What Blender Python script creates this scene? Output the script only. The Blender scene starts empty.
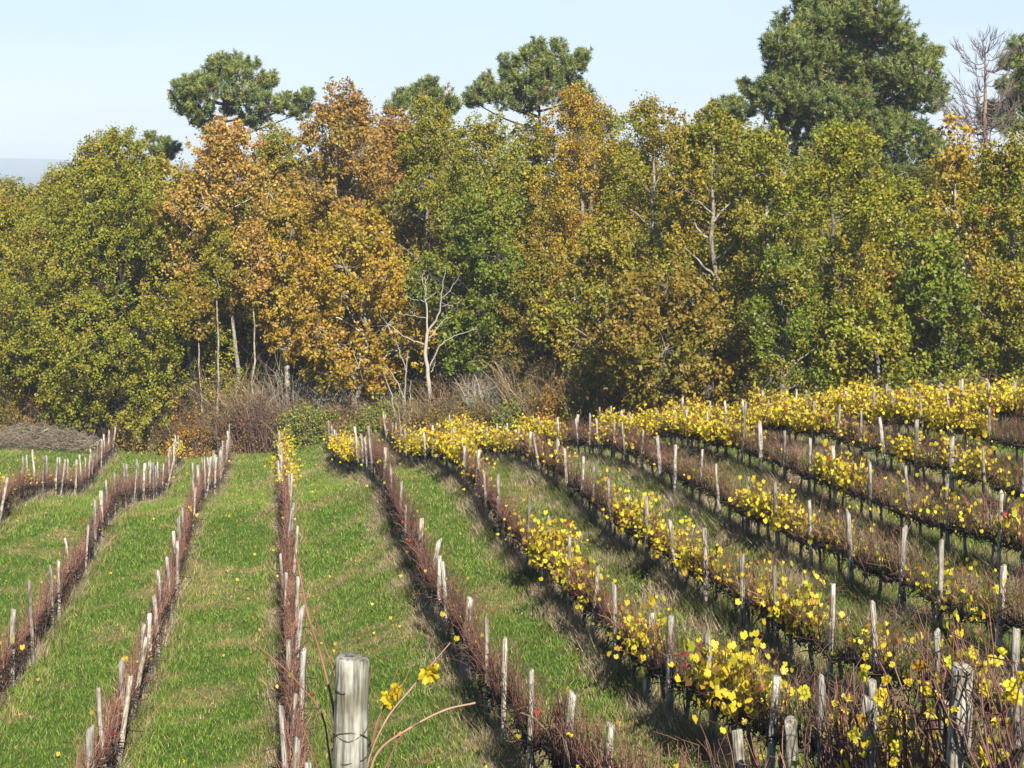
import bpy, math, random
import numpy as np

# ------------------------------------------------------------------ camera, sky, sun, exposure
SC = bpy.context.scene
COL = SC.collection
F = 1600.0            # focal length in pixels of the 1024 wide picture
CX, HV = 512.0, 150.0 # picture column of the view axis, row of the horizon
cam_d = bpy.data.cameras.new("camera")
cam = bpy.data.objects.new("camera", cam_d)
COL.objects.link(cam)
cam.location = (0, 0, 0)
cam.rotation_euler = (math.radians(90), 0, 0)
cam_d.sensor_width = 36.0
cam_d.lens = 36.0 * F / 1024.0
cam_d.shift_y = -(384.0 - HV) / 1024.0
cam_d.clip_start = 0.1
cam_d.clip_end = 20000
SC.camera = cam

SUN_EL, SUN_AZ = math.radians(36), math.radians(165)   # azimuth clockwise from +Y
world = bpy.data.worlds.new("World")
SC.world = world
world.use_nodes = True
wn = world.node_tree
wn.nodes.clear()
sky = wn.nodes.new("ShaderNodeTexSky")
sky.sky_type = 'NISHITA'
sky.sun_disc = False
sky.sun_elevation = SUN_EL
sky.sun_rotation = SUN_AZ
sky.altitude = 1200
sky.air_density = 0.8
sky.dust_density = 0.2
sky.ozone_density = 3.0
bg = wn.nodes.new("ShaderNodeBackground")
bg.inputs['Strength'].default_value = 0.088
wo = wn.nodes.new("ShaderNodeOutputWorld")
tcw = wn.nodes.new("ShaderNodeTexCoord")
sxw = wn.nodes.new("ShaderNodeSeparateXYZ")
mrw = wn.nodes.new("ShaderNodeMapRange")
mrw.inputs[1].default_value = 0.02; mrw.inputs[2].default_value = 0.45
mrw.inputs[3].default_value = 0.85; mrw.inputs[4].default_value = 0.0
nzw = wn.nodes.new("ShaderNodeTexNoise")
nzw.inputs['Scale'].default_value = 2.5; nzw.inputs['Detail'].default_value = 4
mpw = wn.nodes.new("ShaderNodeMapping"); mpw.inputs['Scale'].default_value = (1, 1, 7)
wn.links.new(tcw.outputs['Generated'], mpw.inputs['Vector'])
wn.links.new(mpw.outputs[0], nzw.inputs['Vector'])
rpw = wn.nodes.new("ShaderNodeValToRGB")
rpw.color_ramp.elements[0].position = .3; rpw.color_ramp.elements[0].color = (.69, .765, .93, 1)
rpw.color_ramp.elements[1].position = .7; rpw.color_ramp.elements[1].color = (.79, .845, .955, 1)
wn.links.new(nzw.outputs[0], rpw.inputs[0])
scw = wn.nodes.new("ShaderNodeVectorMath"); scw.operation = 'SCALE'
scw.inputs['Scale'].default_value = 5.0
wn.links.new(rpw.outputs[0], scw.inputs[0])
mxw = wn.nodes.new("ShaderNodeMix"); mxw.data_type = 'RGBA'
wn.links.new(tcw.outputs['Generated'], sxw.inputs[0])
wn.links.new(sxw.outputs['Z'], mrw.inputs[0])
wn.links.new(mrw.outputs[0], mxw.inputs[0])
wn.links.new(sky.outputs[0], mxw.inputs[6])
wn.links.new(scw.outputs[0], mxw.inputs[7])
wn.links.new(mxw.outputs[2], bg.inputs['Color'])
wn.links.new(bg.outputs[0], wo.inputs['Surface'])

sun_d = bpy.data.lights.new("sun", 'SUN')
sun_d.energy = 5.0
sun_d.angle = math.radians(0.53)
sun_d.color = (1.0, 0.94, 0.84)
sun = bpy.data.objects.new("sun", sun_d)
COL.objects.link(sun)
sun.location = (40, -40, 40)
sun.rotation_euler = (math.radians(90) - SUN_EL, 0, math.pi - SUN_AZ)

SC.view_settings.view_transform = 'Standard'
SC.view_settings.look = 'None'
SC.view_settings.gamma = 1.0
SC.view_settings.exposure = 1.12
SC.render.engine = 'CYCLES'
SC.cycles.max_bounces = 6
SC.cycles.diffuse_bounces = 3
SC.cycles.glossy_bounces = 1
SC.cycles.transmission_bounces = 3
SC.cycles.volume_bounces = 0

# ------------------------------------------------------------------ helpers
RS = np.random.RandomState(7)
random.seed(7)


def P(u, v, d):
    return np.array([(u - CX) * d / F, d, (HV - v) * d / F])


def tag(o, label=None, cat=None, group=None, kind=None):
    if label: o['label'] = label
    if cat: o['category'] = cat
    if group: o['group'] = group
    if kind: o['kind'] = kind
    return o


def empty(name, loc=(0, 0, 0), rot=(0, 0, 0)):
    o = bpy.data.objects.new(name, None)
    COL.objects.link(o)
    o.location = loc
    o.rotation_euler = rot
    o.empty_display_size = 0.2
    return o


class MB:
    """collects vertex / face arrays with a colour per vertex; one mesh object at the end"""
    def __init__(self):
        self.v, self.c, self.f, self.n = [], [], {}, 0

    def add(self, v, faces, col):
        v = np.asarray(v, float)
        col = np.asarray(col, float)
        if col.ndim == 1:
            col = np.repeat(col[None, :3], len(v), 0)
        self.v.append(v)
        self.c.append(col[:, :3])
        for f in (faces if isinstance(faces, list) else [faces]):
            f = np.asarray(f, int)
            if len(f):
                self.f.setdefault(f.shape[1], []).append(f + self.n)
        self.n += len(v)

    def arrays(self):
        return (np.concatenate(self.v), np.concatenate(self.c),
                {k: np.concatenate(a) for k, a in self.f.items()})

    def mesh(self, name, smooth=False):
        v, c, fs = self.arrays()
        return make_mesh(name, v, c, fs, smooth)

    def build(self, name, mat, parent=None, smooth=False):
        return link(name, self.mesh(name, smooth), mat, parent)


def make_mesh(name, v, c, fs, smooth=False):
    me = bpy.data.meshes.new(name)
    me.vertices.add(len(v))
    me.vertices.foreach_set("co", np.ascontiguousarray(v, dtype=np.float32).ravel())
    loops = np.concatenate([f.ravel() for f in fs.values()])
    tot = np.concatenate([np.full(len(f), k) for k, f in fs.items()])
    start = np.concatenate([[0], np.cumsum(tot)[:-1]])
    me.loops.add(len(loops))
    me.loops.foreach_set("vertex_index", loops.astype(np.int32))
    me.polygons.add(len(tot))
    me.polygons.foreach_set("loop_start", start.astype(np.int32))
    if smooth:
        me.polygons.foreach_set("use_smooth", np.ones(len(tot), dtype=bool))
    at = me.attributes.new("Col", 'FLOAT_COLOR', 'POINT')
    rgba = np.ones((len(v), 4), dtype=np.float32)
    rgba[:, :3] = c
    at.data.foreach_set("color", rgba.ravel())
    me.update(calc_edges=True)
    return me


def link(name, me, mat, parent=None):
    if mat and not me.materials:
        me.materials.append(mat)
    o = bpy.data.objects.new(name, me)
    COL.objects.link(o)
    if parent is not None:
        o.parent = parent
    return o


def tube(mb, pts, rad, k, col, cap=False, wob=0.0, rng=RS):
    pts = np.asarray(pts, float)
    n = len(pts)
    rad = np.broadcast_to(np.asarray(rad, float), (n,))
    t = np.gradient(pts, axis=0)
    t /= np.linalg.norm(t, axis=1)[:, None] + 1e-9
    ref = np.array([0.0, 0, 1]) if abs(t[:, 2]).mean() < 0.8 else np.array([1.0, 0.13, 0])
    a = np.cross(t, ref)
    a /= np.linalg.norm(a, axis=1)[:, None] + 1e-9
    b = np.cross(t, a)
    ang = np.arange(k) * 2 * np.pi / k
    r = rad[:, None] * (1 + (wob * rng.randn(n, k) if wob else 0))
    v = (pts[:, None, :] + r[..., None] * (np.cos(ang)[None, :, None] * a[:, None, :] + np.sin(ang)[None, :, None] * b[:, None, :])).reshape(-1, 3)
    i = np.arange(n - 1)[:, None] * k
    j = np.arange(k)[None, :]
    j2 = (j + 1) % k
    q = np.stack([i + j, i + j2, i + k + j2, i + k + j], -1).reshape(-1, 4)
    fs = [q]
    if cap:
        v = np.concatenate([v, pts[-1:]])
        top = (n - 1) * k
        fs.append(np.stack([top + j[0], top + j2[0], np.full(k, n * k)], -1))
    mb.add(v, fs, col)


def unit(a):
    return a / (np.linalg.norm(a, axis=-1, keepdims=True) + 1e-9)


def quads(mb, c, nrm, size, col, asp=0.62, rng=RS):
    """leaf shaped quads"""
    n = len(c)
    if n == 0: return
    t = unit(np.cross(nrm, rng.randn(n, 3)))
    b = np.cross(nrm, t)
    s = np.broadcast_to(np.asarray(size, float), (n,))[:, None]
    fold = nrm * s * 0.12
    v = np.stack([c - t * s * .5, c + b * s * .5 * asp + fold, c + t * s * .5, c - b * s * .5 * asp + fold], 1).reshape(-1, 3)
    mb.add(v, np.arange(4 * n).reshape(-1, 4), np.repeat(col, 4, 0))


_T = np.random.RandomState(3).rand(256, 256)


def vn(x, y, seed=0):
    x = np.asarray(x, float) + seed * 17.3
    y = np.asarray(y, float) + seed * 41.7
    xi, yi = np.floor(x).astype(int), np.floor(y).astype(int)
    fx, fy = x - xi, y - yi
    fx, fy = fx * fx * (3 - 2 * fx), fy * fy * (3 - 2 * fy)
    g = lambda a, b: _T[a & 255, b & 255]
    return (g(xi, yi) * (1 - fx) + g(xi + 1, yi) * fx) * (1 - fy) + (g(xi, yi + 1) * (1 - fx) + g(xi + 1, yi + 1) * fx) * fy


def fbm(x, y, seed=0):
    return (vn(x, y, seed) + .5 * vn(2.1 * x, 2.1 * y, seed + 1) + .25 * vn(4.3 * x, 4.3 * y, seed + 2)) / 1.75


def pick(pal, n, rng=RS, jit=0.18):
    """pal: list of (weight, (r,g,b))"""
    w = np.array([p[0] for p in pal], float)
    c = np.array([p[1] for p in pal], float)
    i = rng.choice(len(pal), n, p=w / w.sum())
    k = np.exp(rng.randn(n, 1) * jit)
    return c[i] * k * np.exp(rng.randn(n, 3) * jit * .25)


# ------------------------------------------------------------------ materials
def mat_attr(name, rough=0.8, trans=0.0, spec=0.2, tint=(1, 1, 1), objvar=0.0):
    m = bpy.data.materials.new(name)
    m.use_nodes = True
    nt = m.node_tree
    nt.nodes.clear()
    out = nt.nodes.new("ShaderNodeOutputMaterial")
    at = nt.nodes.new("ShaderNodeAttribute")
    at.attribute_name = "Col"
    col = at.outputs['Color']
    if objvar:
        oi = nt.nodes.new("ShaderNodeObjectInfo")
        mr = nt.nodes.new("ShaderNodeMapRange")
        mr.inputs[3].default_value = 1 - objvar
        mr.inputs[4].default_value = 1 + objvar
        nt.links.new(oi.outputs['Random'], mr.inputs[0])
        vm = nt.nodes.new("ShaderNodeVectorMath")
        vm.operation = 'SCALE'
        nt.links.new(col, vm.inputs[0])
        nt.links.new(mr.outputs[0], vm.inputs['Scale'])
        col = vm.outputs[0]
    p = nt.nodes.new("ShaderNodeBsdfPrincipled")
    p.inputs['Roughness'].default_value = rough
    p.inputs['Specular IOR Level'].default_value = spec
    nt.links.new(col, p.inputs['Base Color'])
    sh = p.outputs[0]
    if trans:
        tr = nt.nodes.new("ShaderNodeBsdfTranslucent")
        nt.links.new(col, tr.inputs['Color'])
        mx = nt.nodes.new("ShaderNodeMixShader")
        mx.inputs[0].default_value = trans
        nt.links.new(sh, mx.inputs[1])
        nt.links.new(tr.outputs[0], mx.inputs[2])
        sh = mx.outputs[0]
    nt.links.new(sh, out.inputs['Surface'])
    return m


def mat_wood(name, stretch=(14, 14, 1.2), dark=0.28, var=0.25, bump=0.35):
    """attribute colour broken by grain streaks, stains and lichen"""
    m = mat_attr(name, rough=0.85, spec=0.15, objvar=var)
    nt = m.node_tree
    p = next(n for n in nt.nodes if n.type == 'BSDF_PRINCIPLED')
    src = p.inputs['Base Color'].links[0].from_socket
    tc = nt.nodes.new("ShaderNodeTexCoord")
    mp = nt.nodes.new("ShaderNodeMapping")
    mp.inputs['Scale'].default_value = stretch
    oi = nt.nodes.new("ShaderNodeObjectInfo")
    mul = nt.nodes.new("ShaderNodeMath")
    mul.operation = 'MULTIPLY'
    mul.inputs[1].default_value = 37.0
    nt.links.new(oi.outputs['Random'], mul.inputs[0])
    nt.links.new(tc.outputs['Object'], mp.inputs['Vector'])
    nt.links.new(mul.outputs[0], mp.inputs['Location'])
    n1 = nt.nodes.new("ShaderNodeTexNoise")
    n1.inputs['Scale'].default_value = 3.0
    n1.inputs['Detail'].default_value = 6
    nt.links.new(mp.outputs[0], n1.inputs['Vector'])
    r1 = nt.nodes.new("ShaderNodeValToRGB")
    r1.color_ramp.elements[0].position = .36
    r1.color_ramp.elements[0].color = (dark, dark, dark, 1)
    r1.color_ramp.elements[1].position = .56
    r1.color_ramp.elements[1].color = (1, 1, 1, 1)
    nt.links.new(n1.outputs[0], r1.inputs[0])
    n2 = nt.nodes.new("ShaderNodeTexNoise")
    n2.inputs['Scale'].default_value = 9.0
    n2.inputs['Detail'].default_value = 5
    nt.links.new(tc.outputs['Object'], n2.inputs['Vector'])
    r2 = nt.nodes.new("ShaderNodeValToRGB")
    r2.color_ramp.elements[0].position = .35
    r2.color_ramp.elements[0].color = (.52, .50, .43, 1)
    r2.color_ramp.elements[1].position = .55
    r2.color_ramp.elements[1].color = (1.05, 1.05, 1.05, 1)
    nt.links.new(n2.outputs[0], r2.inputs[0])
    mm = nt.nodes.new("ShaderNodeMix"); mm.data_type = 'RGBA'; mm.blend_type = 'MULTIPLY'
    mm.inputs[0].default_value = 1.0
    nt.links.new(src, mm.inputs[6]); nt.links.new(r1.outputs[0], mm.inputs[7])
    m2 = nt.nodes.new("ShaderNodeMix"); m2.data_type = 'RGBA'; m2.blend_type = 'MULTIPLY'
    m2.inputs[0].default_value = 1.0
    nt.links.new(mm.outputs[2], m2.inputs[6]); nt.links.new(r2.outputs[0], m2.inputs[7])
    nt.links.new(m2.outputs[2], p.inputs['Base Color'])
    bp = nt.nodes.new("ShaderNodeBump")
    bp.inputs['Strength'].default_value = bump
    bp.inputs['Distance'].default_value = .01
    nt.links.new(n1.outputs[0], bp.inputs['Height'])
    nt.links.new(bp.outputs[0], p.inputs['Normal'])
    return m


def mat_ground():
    m = mat_attr("ground_soil", rough=.95, spec=.05)
    nt = m.node_tree
    p = next(n for n in nt.nodes if n.type == 'BSDF_PRINCIPLED')
    src = p.inputs['Base Color'].links[0].from_socket
    tc = nt.nodes.new("ShaderNodeTexCoord")
    n1 = nt.nodes.new("ShaderNodeTexNoise")
    n1.inputs['Scale'].default_value = 5.0
    n1.inputs['Detail'].default_value = 8
    nt.links.new(tc.outputs['Object'], n1.inputs['Vector'])
    r1 = nt.nodes.new("ShaderNodeValToRGB")
    r1.color_ramp.elements[0].position = .3
    r1.color_ramp.elements[0].color = (.5, .5, .5, 1)
    r1.color_ramp.elements[1].position = .7
    r1.color_ramp.elements[1].color = (1.25, 1.25, 1.2, 1)
    nt.links.new(n1.outputs[0], r1.inputs[0])
    mm = nt.nodes.new("ShaderNodeMix"); mm.data_type = 'RGBA'; mm.blend_type = 'MULTIPLY'
    mm.inputs[0].default_value = 1.0
    nt.links.new(src, mm.inputs[6]); nt.links.new(r1.outputs[0], mm.inputs[7])
    nt.links.new(mm.outputs[2], p.inputs['Base Color'])
    return m


M_LEAF = mat_attr("tree_leaf", rough=.5, trans=.24, spec=.3)
M_NEEDLE = mat_attr("pine_needle", rough=.55, trans=.22, spec=.3)
M_VLEAF = mat_attr("vine_leaf", rough=.5, trans=.38, spec=.25)
M_GRASS = mat_attr("grass_blade", rough=.6, trans=.30, spec=.2)
M_WEED = mat_attr("dry_weed", rough=.8, trans=.15, spec=.1)
M_BARK = mat_wood("bark", stretch=(3, 3, .6), dark=.45, var=.12)
M_CANE = mat_attr("cane_bark", rough=.6, spec=.25, objvar=.2)
M_TWIG = mat_attr("twig_bark", rough=.8, spec=.1)
M_POST = mat_wood("post_wood", stretch=(22, 22, 1.6), var=.28, dark=.30, bump=.6)
M_WIRE = mat_attr("rusty_wire", rough=.5, spec=.4)
M_GROUND = mat_ground()

# ------------------------------------------------------------------ terrain
K = 0.146                                       # rows run along x = x' - K*y
SX = [-60, -40, -14, -8.5, -5.6, -2.8, 0, 1.5, 3.3, 5.9, 8.5, 11.3, 14.1, 16.9, 19.7, 22.5, 25.3, 29, 34, 45, 70]
SZ = [1.5, 1.0, .3, -.05, -.35, -.1, 0, .4, 1.0, 1.35, 1.65, 2.05, 2.4, 2.8, 3.15, 3.38, 3.45, 3.45, 3.3, 3.0, 2.4]
NX = [-80, -6, 0, 2, 5.3, 8.1, 11.3, 13.6, 16.8, 21, 26, 40]
NZ = [2.0, 5.6, 6.0, 5.9, 4.8, 3.25, 2.05, 1.35, .85, .3, 0, 0]
EX = [-60, -10, 0, 5.7, 8.5, 11.3, 14, 17, 20, 24, 28, 45, 80]
EY = [96, 93.5, 91.5, 87, 80, 74, 71.5, 69.5, 67.5, 65.5, 63.5, 60, 58]
BY = [-100, 0, 120, 200, 420, 1000, 7000]
BZ = [10, 0, -12, -22, -50, -78, -80]


def sstep(a, b, x):
    t = np.clip((x - a) / (b - a), 0, 1)
    return t * t * (3 - 2 * t)


def edge(xp):
    return np.interp(xp, EX, EY)


def ground_z(x, y, fine=True):
    x = np.asarray(x, float); y = np.asarray(y, float)
    xp = x + K * np.clip(y, -20, 120)
    s = (np.interp(xp - .6, SX, SZ) + np.interp(xp, SX, SZ) + np.interp(xp + .6, SX, SZ)) / 3
    nr = (np.interp(y - .8, NX, NZ) + np.interp(y, NX, NZ) + np.interp(y + .8, NX, NZ)) / 3
    z = -7.6 + s + np.interp(y, BY, BZ) + nr
    right = sstep(2, 12, xp)
    hump = (.8 - .45 * right) * np.exp(-((y - (54 - .3 * np.clip(xp, 0, 20))) / 8.0) ** 2)
    drop = -.7 * sstep(60, 78, y + .5 * np.clip(xp, 0, 20))
    z = z - .45 * sstep(-2, -7, xp) * np.exp(-((y - 77) / 10.0) ** 2)
    z = z + hump + drop * (1 - .6 * sstep(12, 24, xp))
    if fine:
        z = z + (fbm(x * .45, y * .45, 5) - .5) * .16 * np.clip(1 - y / 400, 0, 1)
    return z


def gz(x, y):
    return float(ground_z(np.array([x]), np.array([y]))[0])


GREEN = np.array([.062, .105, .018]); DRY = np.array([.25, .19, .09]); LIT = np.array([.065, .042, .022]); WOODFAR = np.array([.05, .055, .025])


def dryness(x, y):
    """dry, yellowed patches of the sward, 0..1"""
    a = fbm(x * .55, y * .42 + 3, 11)
    b = fbm(x * 1.6, y * 2.2, 23)
    c = fbm(x * .8, y * 1.9, 29)
    return np.clip(sstep(.60, .74, a) * .55 + sstep(.66, .8, b) * .5 + sstep(.68, .76, c) * .6, 0, 1)


def build_ground():
    def axis(lo, hi, fine, far):
        a = list(np.arange(lo, hi + .01, fine))
        st, v = fine, hi
        while v < far:
            st *= 1.22; v += st; a.append(v)
        return a
    ys = axis(-14, 112, .6, 7600)
    xr = axis(0, 62, .6, 4000)
    xs = sorted(set([-a for a in xr] + xr))
    ysn = [-14 - 3 * k * k for k in range(6, 0, -1)]
    ys = ysn + ys
    X, Y = np.meshgrid(np.array(xs), np.array(ys))
    x, y = X.ravel(), Y.ravel()
    z = ground_z(x, y)
    nx, ny = len(xs), len(ys)
    i = np.arange(ny - 1)[:, None] * nx + np.arange(nx - 1)[None, :]
    f = np.stack([i, i + 1, i + nx + 1, i + nx], -1).reshape(-1, 4)
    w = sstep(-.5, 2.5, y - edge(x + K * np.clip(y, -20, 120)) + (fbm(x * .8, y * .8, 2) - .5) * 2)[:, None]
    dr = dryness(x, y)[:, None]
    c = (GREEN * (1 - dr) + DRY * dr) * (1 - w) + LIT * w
    far = sstep(150, 260, y)[:, None]
    c = c * (1 - far) + WOODFAR * (.7 + .8 * vn(x * .01, y * .004, 4)[:, None]) * far
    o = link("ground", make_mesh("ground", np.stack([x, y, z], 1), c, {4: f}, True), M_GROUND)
    tag(o, kind='structure')


build_ground()


def build_hill(name, y0, depth, amp_px, top_px, seed, col):
    """a long rounded ridge across the valley"""
    xs = np.linspace(-2.4 * y0 * .5, 2.4 * y0 * .5, 160)
    ts = np.linspace(-1, 1, 15)
    X, T = np.meshgrid(xs, ts)
    prof = np.cos(T * np.pi / 2) ** 1.2
    top = (HV - top_px) * y0 / F + (fbm(X * 9 / y0 + 5, X * 0, seed) - .5) * amp_px * y0 / F
    top = top - 9 * y0 / F * np.clip(X / y0 + .30, -1, 1) * 6
    Z = -85 + (top + 85) * prof + (fbm(X * 40 / y0, T * 3, seed + 3) - .5) * 2.5 * y0 / F * (prof > 0.05)
    Y = y0 + T * depth
    n = len(xs)
    i = np.arange(len(ts) - 1)[:, None] * n + np.arange(n - 1)[None, :]
    f = np.stack([i, i + 1, i + n + 1, i + n], -1).reshape(-1, 4)
    c = np.array(col)[None] * (.75 + .5 * vn(X.ravel() * 60 / y0, T.ravel() * 9, seed + 7)[:, None])
    o = link(name, make_mesh(name, np.stack([X.ravel(), Y.ravel(), Z.ravel()], 1), c, {4: f}, True), M_GROUND)
    tag(o, kind='structure')


build_hill("near_hills", 2300, 520, 26, 184, 3, (.045, .05, .03))
build_hill("far_hills", 6200, 800, 16, 160, 8, (.06, .07, .04))

# the air between here and the far ridges
hz = MB()
x0, x1, yy0, yy1, z0, z1 = -4300, 4300, -110, 7700, -92, 14
hz.add([(x0, yy0, z0), (x1, yy0, z0), (x1, yy1, z0), (x0, yy1, z0), (x0, yy0, z1), (x1, yy0, z1), (x1, yy1, z1), (x0, yy1, z1)],
       np.array([(3, 2, 1, 0), (4, 5, 6, 7), (0, 1, 5, 4), (1, 2, 6, 5), (2, 3, 7, 6), (3, 0, 4, 7)]), (1, 1, 1))
mh = bpy.data.materials.new("haze_air"); mh.use_nodes = True
mh.node_tree.nodes.clear()
_o = mh.node_tree.nodes.new("ShaderNodeOutputMaterial"); _v = mh.node_tree.nodes.new("ShaderNodeVolumePrincipled")
_v.inputs['Color'].default_value = (.78, .90, 1.0, 1)
_v.inputs['Density'].default_value = 0.00028
_v.inputs['Anisotropy'].default_value = 0.0
mh.node_tree.links.new(_v.outputs[0], _o.inputs['Volume'])
tag(hz.build("haze", mh), kind='stuff')

# ------------------------------------------------------------------ trees
PAL = {
    'olive': [(5, (.255, .262, .018)), (3, (.180, .218, .018)), (2, (.34, .28, .022)), (.7, (.36, .19, .025))],
    'green': [(5, (.175, .220, .018)), (3, (.110, .158, .016)), (2, (.25, .245, .020)), (.6, (.34, .24, .025))],
    'gold': [(5, (.47, .300, .024)), (3, (.35, .245, .022)), (2, (.42, .21, .025)), (2.2, (.24, .22, .02))],
    'tan': [(4, (.50, .295, .060)), (3, (.41, .21, .042)), (2, (.47, .32, .055)), (1.5, (.25, .22, .026))],
    'rust': [(4, (.39, .205, .042)), (3, (.31, .145, .032)), (2, (.42, .27, .042)), (2.5, (.25, .215, .025))],
    'olivegold': [(4, (.275, .255, .018)), (3, (.20, .22, .018)), (1.6, (.40, .285, .022)), (.7, (.35, .18, .025))],
    'oliverust': [(4, (.27, .195, .022)), (3, (.20, .185, .021)), (2, (.33, .19, .026)), (1, (.15, .155, .02))],
    'dark': [(5, (.065, .095, .019)), (3, (.05, .08, .016)), (2, (.12, .135, .02))],
}


for _k in PAL:      # autumn leaf colours, a little deeper and duller than fresh paint
    PAL[_k] = [(w_, (r_ * .84, g_ * .84, b_ * .9)) for w_, (r_, g_, b_) in PAL[_k]]


def crown_profile(t, kind):
    if kind == 'round': return np.sqrt(np.clip(1 - (2 * t - 1) ** 2, 0, 1)) ** .8
    if kind == 'tall': return np.clip(np.sin(np.pi * np.clip(t, 0, 1) ** .85), 0, 1) ** .6
    return np.clip(np.sin(np.pi * np.clip(t * .93 + .05, 0, 1) ** .7), 0, 1) ** .7   # broad low down


def broadleaf(rng, R, zb, zt, palette, bark=(.20, .17, .13), shape='tall', leaf=.165, dens=1.0, trunk_r=None, lean=0.0, pale_limbs=False, forks=1, sparse=0.0):
    """returns (trunk MB, crown MB); base of the tree at the origin, crown from zb to zt"""
    H = zt
    tr, cr = MB(), MB()
    bark = np.array(bark)
    r0 = trunk_r or (.012 * H + .06)
    a0 = rng.rand() * 6.28
    stems = []
    for fk in range(forks):
        af = a0 + fk * 6.28 / max(forks, 1) + rng.randn() * .3
        off = (0 if forks == 1 else R * .28)
        hh = np.linspace(-.3, H * .9, 12)
        sway = np.cumsum(rng.randn(12, 2) * .05 * R, 0) * (hh[:, None] > 0)
        spread = off * sstep(0.05 * H, .6 * H, hh)[:, None] * np.array([[math.cos(af), math.sin(af)]])
        xy = sway + spread + (lean * np.clip(hh, 0, 99) * .06)[:, None] * np.array([[1, 0]])
        rr = r0 * (1 - .85 * np.clip(hh / (H * .9), 0, 1)) * (1 + .5 * np.exp(-np.clip(hh, 0, 9) * 2.5)) * (1 if fk == 0 else .75)
        pts = np.concatenate([xy, hh[:, None]], 1)
        tube(tr, pts, rr, 7, bark * (1.0 + .1 * rng.randn()), wob=.06, rng=rng)
        stems.append((pts, rr))
    Hc = zt - zb
    nl = int(max(10, 9 + 2.1 * Hc * R / 4.2))
    cl, cn, lob, lobe_c = [], [], [], []
    for i in range(nl):
        t = (i + .5) / nl
        t = np.clip(t + rng.randn() * .03, .03, .97)
        rt = R * crown_profile(t, shape)
        rl = np.clip(R * rng.uniform(.19, .36), .45, 1.8)
        az = i * 2.399 + a0 + rng.randn() * .3
        rad = max(0, rt - rl * .8) * rng.uniform(.45, 1.18)
        st, srad = stems[rng.randint(len(stems))]
        zc = zb + Hc * t
        ax = np.array([np.interp(zc * .75, st[:, 2], st[:, 0]), np.interp(zc * .75, st[:, 2], st[:, 1])]) * .5
        c = np.array([ax[0] + rad * math.cos(az), ax[1] + rad * math.sin(az), zc])
        # limb from the stem up to the lobe
        zs = max(zb * .7 + .3, zc - rad * rng.uniform(.5, .9) - .4)
        zs = min(zs, H * .86)
        s0 = np.array([np.interp(zs, st[:, 2], st[:, 0]), np.interp(zs, st[:, 2], st[:, 1]), zs])
        mid = (s0 + c) / 2 + np.array([rng.randn() * .12 * R, rng.randn() * .12 * R, .05 * R])
        tt = np.linspace(0, 1, 7)[:, None]
        pts = s0 * (1 - tt) ** 2 + 2 * mid * tt * (1 - tt) + c * tt ** 2 + rng.randn(7, 3) * .04
        rb = np.interp(zs, st[:, 2], srad) * .55
        lb = bark * (1.5 if pale_limbs else 1.1) * np.exp(rng.randn() * .12)
        tube(tr, pts, np.linspace(rb, .018, 7), 5, np.clip(lb, 0, .6), rng=rng)
        lobe_c.append((c, rl))
        m = int(rng.uniform(15, 21) * (rl / 1.0) ** 1.5 + 9)
        d = unit(rng.randn(m, 3) * [1, 1, 1.1])
        rr = rl * np.cbrt(rng.uniform(.12, 1.5, m))
        cc = c + d * rr[:, None] * [1.05, 1.05, 1.0]
        # twigs
        for q in cc[:: 3]:
            tube(tr, np.stack([c, (c + q) / 2 + rng.randn(3) * .08, q + (q - c) * .12]), [.02, .013, .005], 3, lb, rng=rng)
        cl.append(cc); cn.append(d); lob.append(np.full(m, i))
    cl = np.concatenate(cl); cn = np.concatenate(cn)
    pal = PAL[palette]
    lk = rng.uniform(.82, 1.28)
    leaf = leaf * lk
    nper = int(40 * dens / lk ** 1.5)
    n = len(cl)
    # hue of a spray: neighbouring leaves turn together
    lob = np.concatenate(lob)
    lh = pick(pal, nl, rng, .16)
    odd = rng.rand(nl) < .16
    lh[odd] = pick(PAL['rust'] + PAL['olive'], odd.sum(), rng, .1) if odd.any() else lh[odd]
    spr = .5 * pick(pal, n, rng, .12) + .5 * lh[lob]
    keep = rng.rand(n) > sparse + .12
    cl, cn, spr = cl[keep], cn[keep], spr[keep]
    n = len(cl)
    crd = rng.uniform(.13, .36, n)
    ctr = np.repeat(cl, nper, 0); rd = np.repeat(crd, nper)
    off = rng.randn(n * nper, 3) * .60 * rd[:, None] * [1, 1, 1.15]
    up = np.repeat(cn, nper, 0)
    pos = ctr + off
    nrm = unit(up * .35 + np.array([0, 0, .30]) + rng.randn(n * nper, 3) * .85)
    col = np.repeat(spr, nper, 0) * .62 + pick(pal, n * nper, rng, .2) * .38
    quads(cr, pos, nrm, leaf * rng.uniform(.7, 1.3, n * nper), col, .66, rng)
    return tr, cr


def place_tree(name, u, d, tv, bv, hw, palette, label, cat='tree', seed=0, **kw):
    rng = np.random.RandomState(1000 + seed)
    x = (u - CX) * d / F
    g = gz(x, d)
    zt = (HV - tv) * d / F - g
    zb = max(.25, (HV - bv) * d / F - g)
    R = 1.12 * hw * d / F
    tr, cr = broadleaf(rng, R, zb, zt - .75, palette, **kw)
    root = empty(name, (x, d, g))
    tag(root, label, cat, kw.get('group', None))
    tr.build("trunk", M_BARK, root, True)
    cr.build("crown", M_LEAF, root)
    return root


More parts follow.
